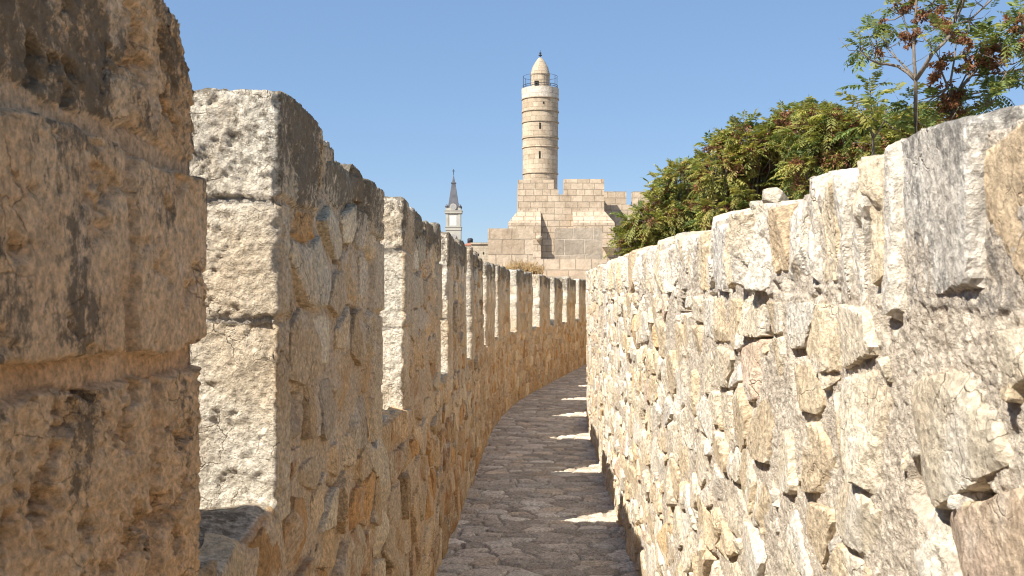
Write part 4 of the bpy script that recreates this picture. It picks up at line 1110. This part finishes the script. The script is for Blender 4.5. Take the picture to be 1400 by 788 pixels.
def stem_tree(name, label, d, stems, tips, seeds_, seed, leaf=.36, pal=GREENS, base_px=None):
    """open tree drawn by its stems (pixel polylines with end radii in metres), leaf rosettes and seed bunches"""
    rs = np.random.RandomState(seed); k = d / F
    p0 = stems[0][0][0]; base = Vector(((p0[0] - 700) * k, d, TBASE))
    r = empty(name, base, label, 'tree', 'trees behind the right wall')
    wood = PB(); lv = Leaves(); sd = Leaves()
    dep = lambda px, py: d + .9 * float(pn(px * .011 + seed, py * .011, 2.2)) * 1.2
    first = Vector(at(*stems[0][0][0], dep(*stems[0][0][0])))
    wood.tube([base, base.lerp(first, .5) + Vector((.06, 0, 0)), first], [stems[0][1] * 1.8, stems[0][1] * 1.35, stems[0][1]], 9)
    for pts, r0, r1 in stems:
        P = [Vector(at(a, b, dep(a, b))) for a, b in pts]
        wood.tube(P, list(np.linspace(r0, r1, len(P))), 7)
        e = P[-1]
        for _ in range(7):
            q = P[rs.randint(max(1, len(P) - 3), len(P))]; t2 = q + Vector((rs.normal(0, .2), rs.normal(0, .2), rs.uniform(.05, .3)))
            wood.tube([q, (q + t2) / 2 + Vector(rs.normal(0, .03, 3)), t2], [r1 * .6, r1 * .45, r1 * .25], 4)
            if rs.rand() < .25: lv.rosette(rs, t2, 3, leaf * .8, (rs.normal(0, .4), 0, .3), pal, .7)
    P = [Vector(at(a, b, dep(a, b))) for s_ in stems for a, b in s_[0]]
    for (px, py, n, dx, dz) in tips:
        t = Vector(at(px, py, dep(px, py)))
        q = min(P, key=lambda a: (a - t).length)
        wood.tube([q, (q + t) / 2 + Vector((0, 0, -.03)), t], [.012, .009, .005], 4)
        lv.rosette(rs, t, max(3, int(n * .72)), leaf, (dx, 0, dz), pal, .65)
    for (px, py, rad, n) in seeds_:
        t = Vector(at(px, py, dep(px, py)))
        q = min(P, key=lambda a: (a - t).length)
        wood.tube([q, (q + t) / 2, t], [.010, .008, .004], 4)
        sd.seeds(rs, t, rad, n)
        for _ in range(3): sd.seeds(rs, t + Vector(rs.normal(0, rad * .9, 3)), rad * .6, n // 3)
    wood.build('trunk', M_bark, r, True); lv.build('crown', r)
    if sd.v: sd.build('seed_clusters', r)

DARKG = GREENS[[0, 1, 4, 1]]
stem_tree('tree_of_heaven', 'thin dark leafy sapling standing up between bushy crown and bare trunk', 15,
          [([(1196, 260), (1194, 200), (1192, 160), (1190, 125)], .03, .008), ([(1194, 190), (1182, 160), (1172, 140)], .014, .006), ([(1194, 190), (1210, 165), (1222, 150)], .014, .006)],
          [(1190, 118, 9, 0, .9), (1189, 135, 7, 0, .5), (1172, 148, 6, -.5, .3), (1210, 150, 7, .5, .3), (1200, 165, 8, .2, .2), (1180, 172, 8, -.2, .2), (1222, 172, 8, .4, .2), (1235, 182, 8, .2, .3)],
          [], 41, .46, GREENS[[0, 1, 2, 4]])
stem_tree('tree_of_heaven', 'tall open tree with a slender bare forked trunk and reddish seed bunches', 13,
          [([(1253, 230), (1252, 160), (1252, 108), (1250, 85), (1249, 55), (1252, 20), (1255, -30)], .030, .012),
           ([(1252, 110), (1242, 100), (1228, 91), (1213, 88), (1203, 88), (1190, 82), (1176, 70)], .026, .009),
           ([(1251, 106), (1238, 92), (1226, 80), (1214, 67)], .016, .008), ([(1203, 88), (1197, 82), (1200, 70)], .010, .006),
           ([(1253, 108), (1264, 92), (1274, 74), (1289, 60), (1300, 47), (1304, 34), (1316, 8), (1322, -20)], .030, .014),
           ([(1249, 60), (1240, 42), (1235, 20), (1232, -10)], .013, .007), ([(1249, 50), (1256, 25), (1275, 5), (1290, -20)], .014, .008), ([(1274, 74), (1272, 60), (1262, 50)], .010, .006),
           ([(1304, 34), (1325, 28), (1345, 10), (1362, -6)], .014, .010), ([(1300, 47), (1310, 12), (1318, -10)], .016, .012)],
          [(1182, 58, 6, -.4, .2), (1186, 44, 6, -.3, .4), (1196, 36, 6, -.4, .3), (1210, 28, 6, -.2, .3), (1180, 68, 4, -.5, .2), (1222, 8, 6, -.3, .4), (1207, 52, 5, 0, .3), (1215, 10, 6, -.4, .2), (1242, 4, 6, .1, .4), (1275, 10, 7, .3, .3),
           (1300, 18, 7, .3, .2), (1268, 60, 5, 0, .2), (1325, 35, 6, .5, .1), (1312, 32, 5, .3, .3), (1340, 40, 5, .5, .0), (1290, 5, 6, .2, .4), (1285, 45, 4, .2, 0), (1228, 40, 4, 0, .2), (1262, 6, 6, 0, .4), (1202, 66, 4, -.2, .2)],
          [(1272, 20, .10, 90), (1283, 30, .10, 90), (1292, 38, .09, 80), (1262, 22, .08, 70), (1235, 12, .07, 60), (1240, 8, .06, 50), (1205, 38, .06, 60), (1254, 46, .07, 60), (1236, 50, .06, 50), (1300, 46, .07, 60), (1322, 54, .06, 50), (1242, 62, .05, 40), (1200, 72, .03, 30)],
          42, .36, DARKG)
stem_tree('tree_of_heaven', 'many stemmed tree with rusty seed bunches and dark leaves at the far right', 13.6,
          [([(1300, 260), (1302, 180), (1304, 140)], .05, .035), ([(1304, 140), (1296, 120), (1288, 100), (1284, 80), (1278, 66)], .018, .007), ([(1304, 140), (1300, 110), (1305, 80), (1308, 55)], .020, .008),
           ([(1304, 140), (1318, 115), (1335, 95), (1352, 76), (1372, 62), (1402, 40)], .026, .010), ([(1304, 140), (1312, 120), (1322, 100), (1340, 78)], .016, .008),
           ([(1325, 104), (1350, 101), (1376, 99), (1402, 93), (1430, 80)], .016, .010), ([(1345, 98), (1360, 90), (1385, 88), (1420, 70)], .010, .007), ([(1310, 172), (1325, 158), (1338, 150), (1348, 142)], .014, .008)],
          [(1340, 122, 9, .5, .2), (1352, 128, 9, .6, .1), (1332, 138, 8, .3, 0), (1362, 118, 8, .6, .2), (1376, 112, 8, .7, .2), (1345, 112, 7, .2, .4), (1325, 125, 7, 0, .2), (1362, 136, 7, .4, -.1), (1390, 112, 7, .5, .1),
           (1386, 30, 7, .4, .3), (1396, 15, 7, .4, .3), (1378, 45, 7, .2, .1), (1396, 55, 7, .4, 0), (1402, 72, 7, .4, 0), (1350, 60, 6, 0, .4), (1362, 48, 6, 0, .4), (1340, 55, 6, -.2, .3), (1376, 66, 6, .3, 0), (1398, 36, 7, .4, .2), (1318, 60, 5, .2, .4),
           (1266, 150, 8, -.2, .2), (1280, 158, 9, 0, .2), (1256, 168, 9, -.2, .2), (1290, 165, 9, 0, .1), (1272, 140, 7, -.1, .5), (1245, 150, 7, -.4, .3), (1312, 160, 8, .3, 0), (1300, 150, 7, 0, .4), (1262, 182, 9, 0, .2), (1248, 140, 5, -.3, .5), (1322, 140, 8, .3, .2), (1335, 150, 8, .3, 0), (1350, 145, 8, .4, 0), (1318, 152, 8, 0, .2), (1366, 128, 8, .5, 0), (1380, 125, 7, .5, 0)],
          [(1302, 138, .15, 190), (1312, 130, .12, 130), (1295, 146, .13, 150), (1285, 90, .08, 80), (1280, 102, .07, 70), (1290, 82, .07, 60), (1336, 82, .11, 120), (1348, 70, .11, 120), (1357, 62, .11, 120), (1325, 92, .10, 100), (1318, 75, .06, 50), (1372, 72, .09, 80), (1344, 88, .10, 90), (1355, 82, .09, 80), (1310, 55, .05, 40),
           (1388, 40, .07, 60), (1379, 28, .04, 40), (1398, 62, .09, 80), (1276, 108, .05, 40), (1362, 92, .06, 50)],
          43, .36, DARKG)

# ------------------------------------------------------------------ dry weeds on the bastion's ledge
def weeds():
    rs = np.random.RandomState(9); d = 57.0; k = d / F
    M_weed = plain('dry_weed', (.38, .26, .125), .9, 0, .4, 2)
    r = PB(); zb = EYE + (394 - 378) * k
    for _ in range(150):
        px = rs.uniform(690, 742); x = (px - 700) * k; y = d + rs.uniform(-.15, .6)
        h = (rs.uniform(6, 14) + 9 * math.exp(-((px - 712) / 14) ** 2)) * k
        lean = rs.normal(0, .16)
        r.tube([(x, y, zb - .02), (x + lean * .4, y, zb + h * .55), (x + lean, y + rs.normal(0, .1), zb + h)], [.02, .016, .008], 3)
        for j in range(4):
            q = rs.uniform(.35, 1); r.tube([(x + lean * q * q, y, zb + h * q), (x + lean * q + rs.normal(0, .12), y, zb + h * q + rs.uniform(.05, .25))], [.018, .012], 3)
    o = r.build('dry_weeds', M_weed); props(o, kind='stuff')
weeds()
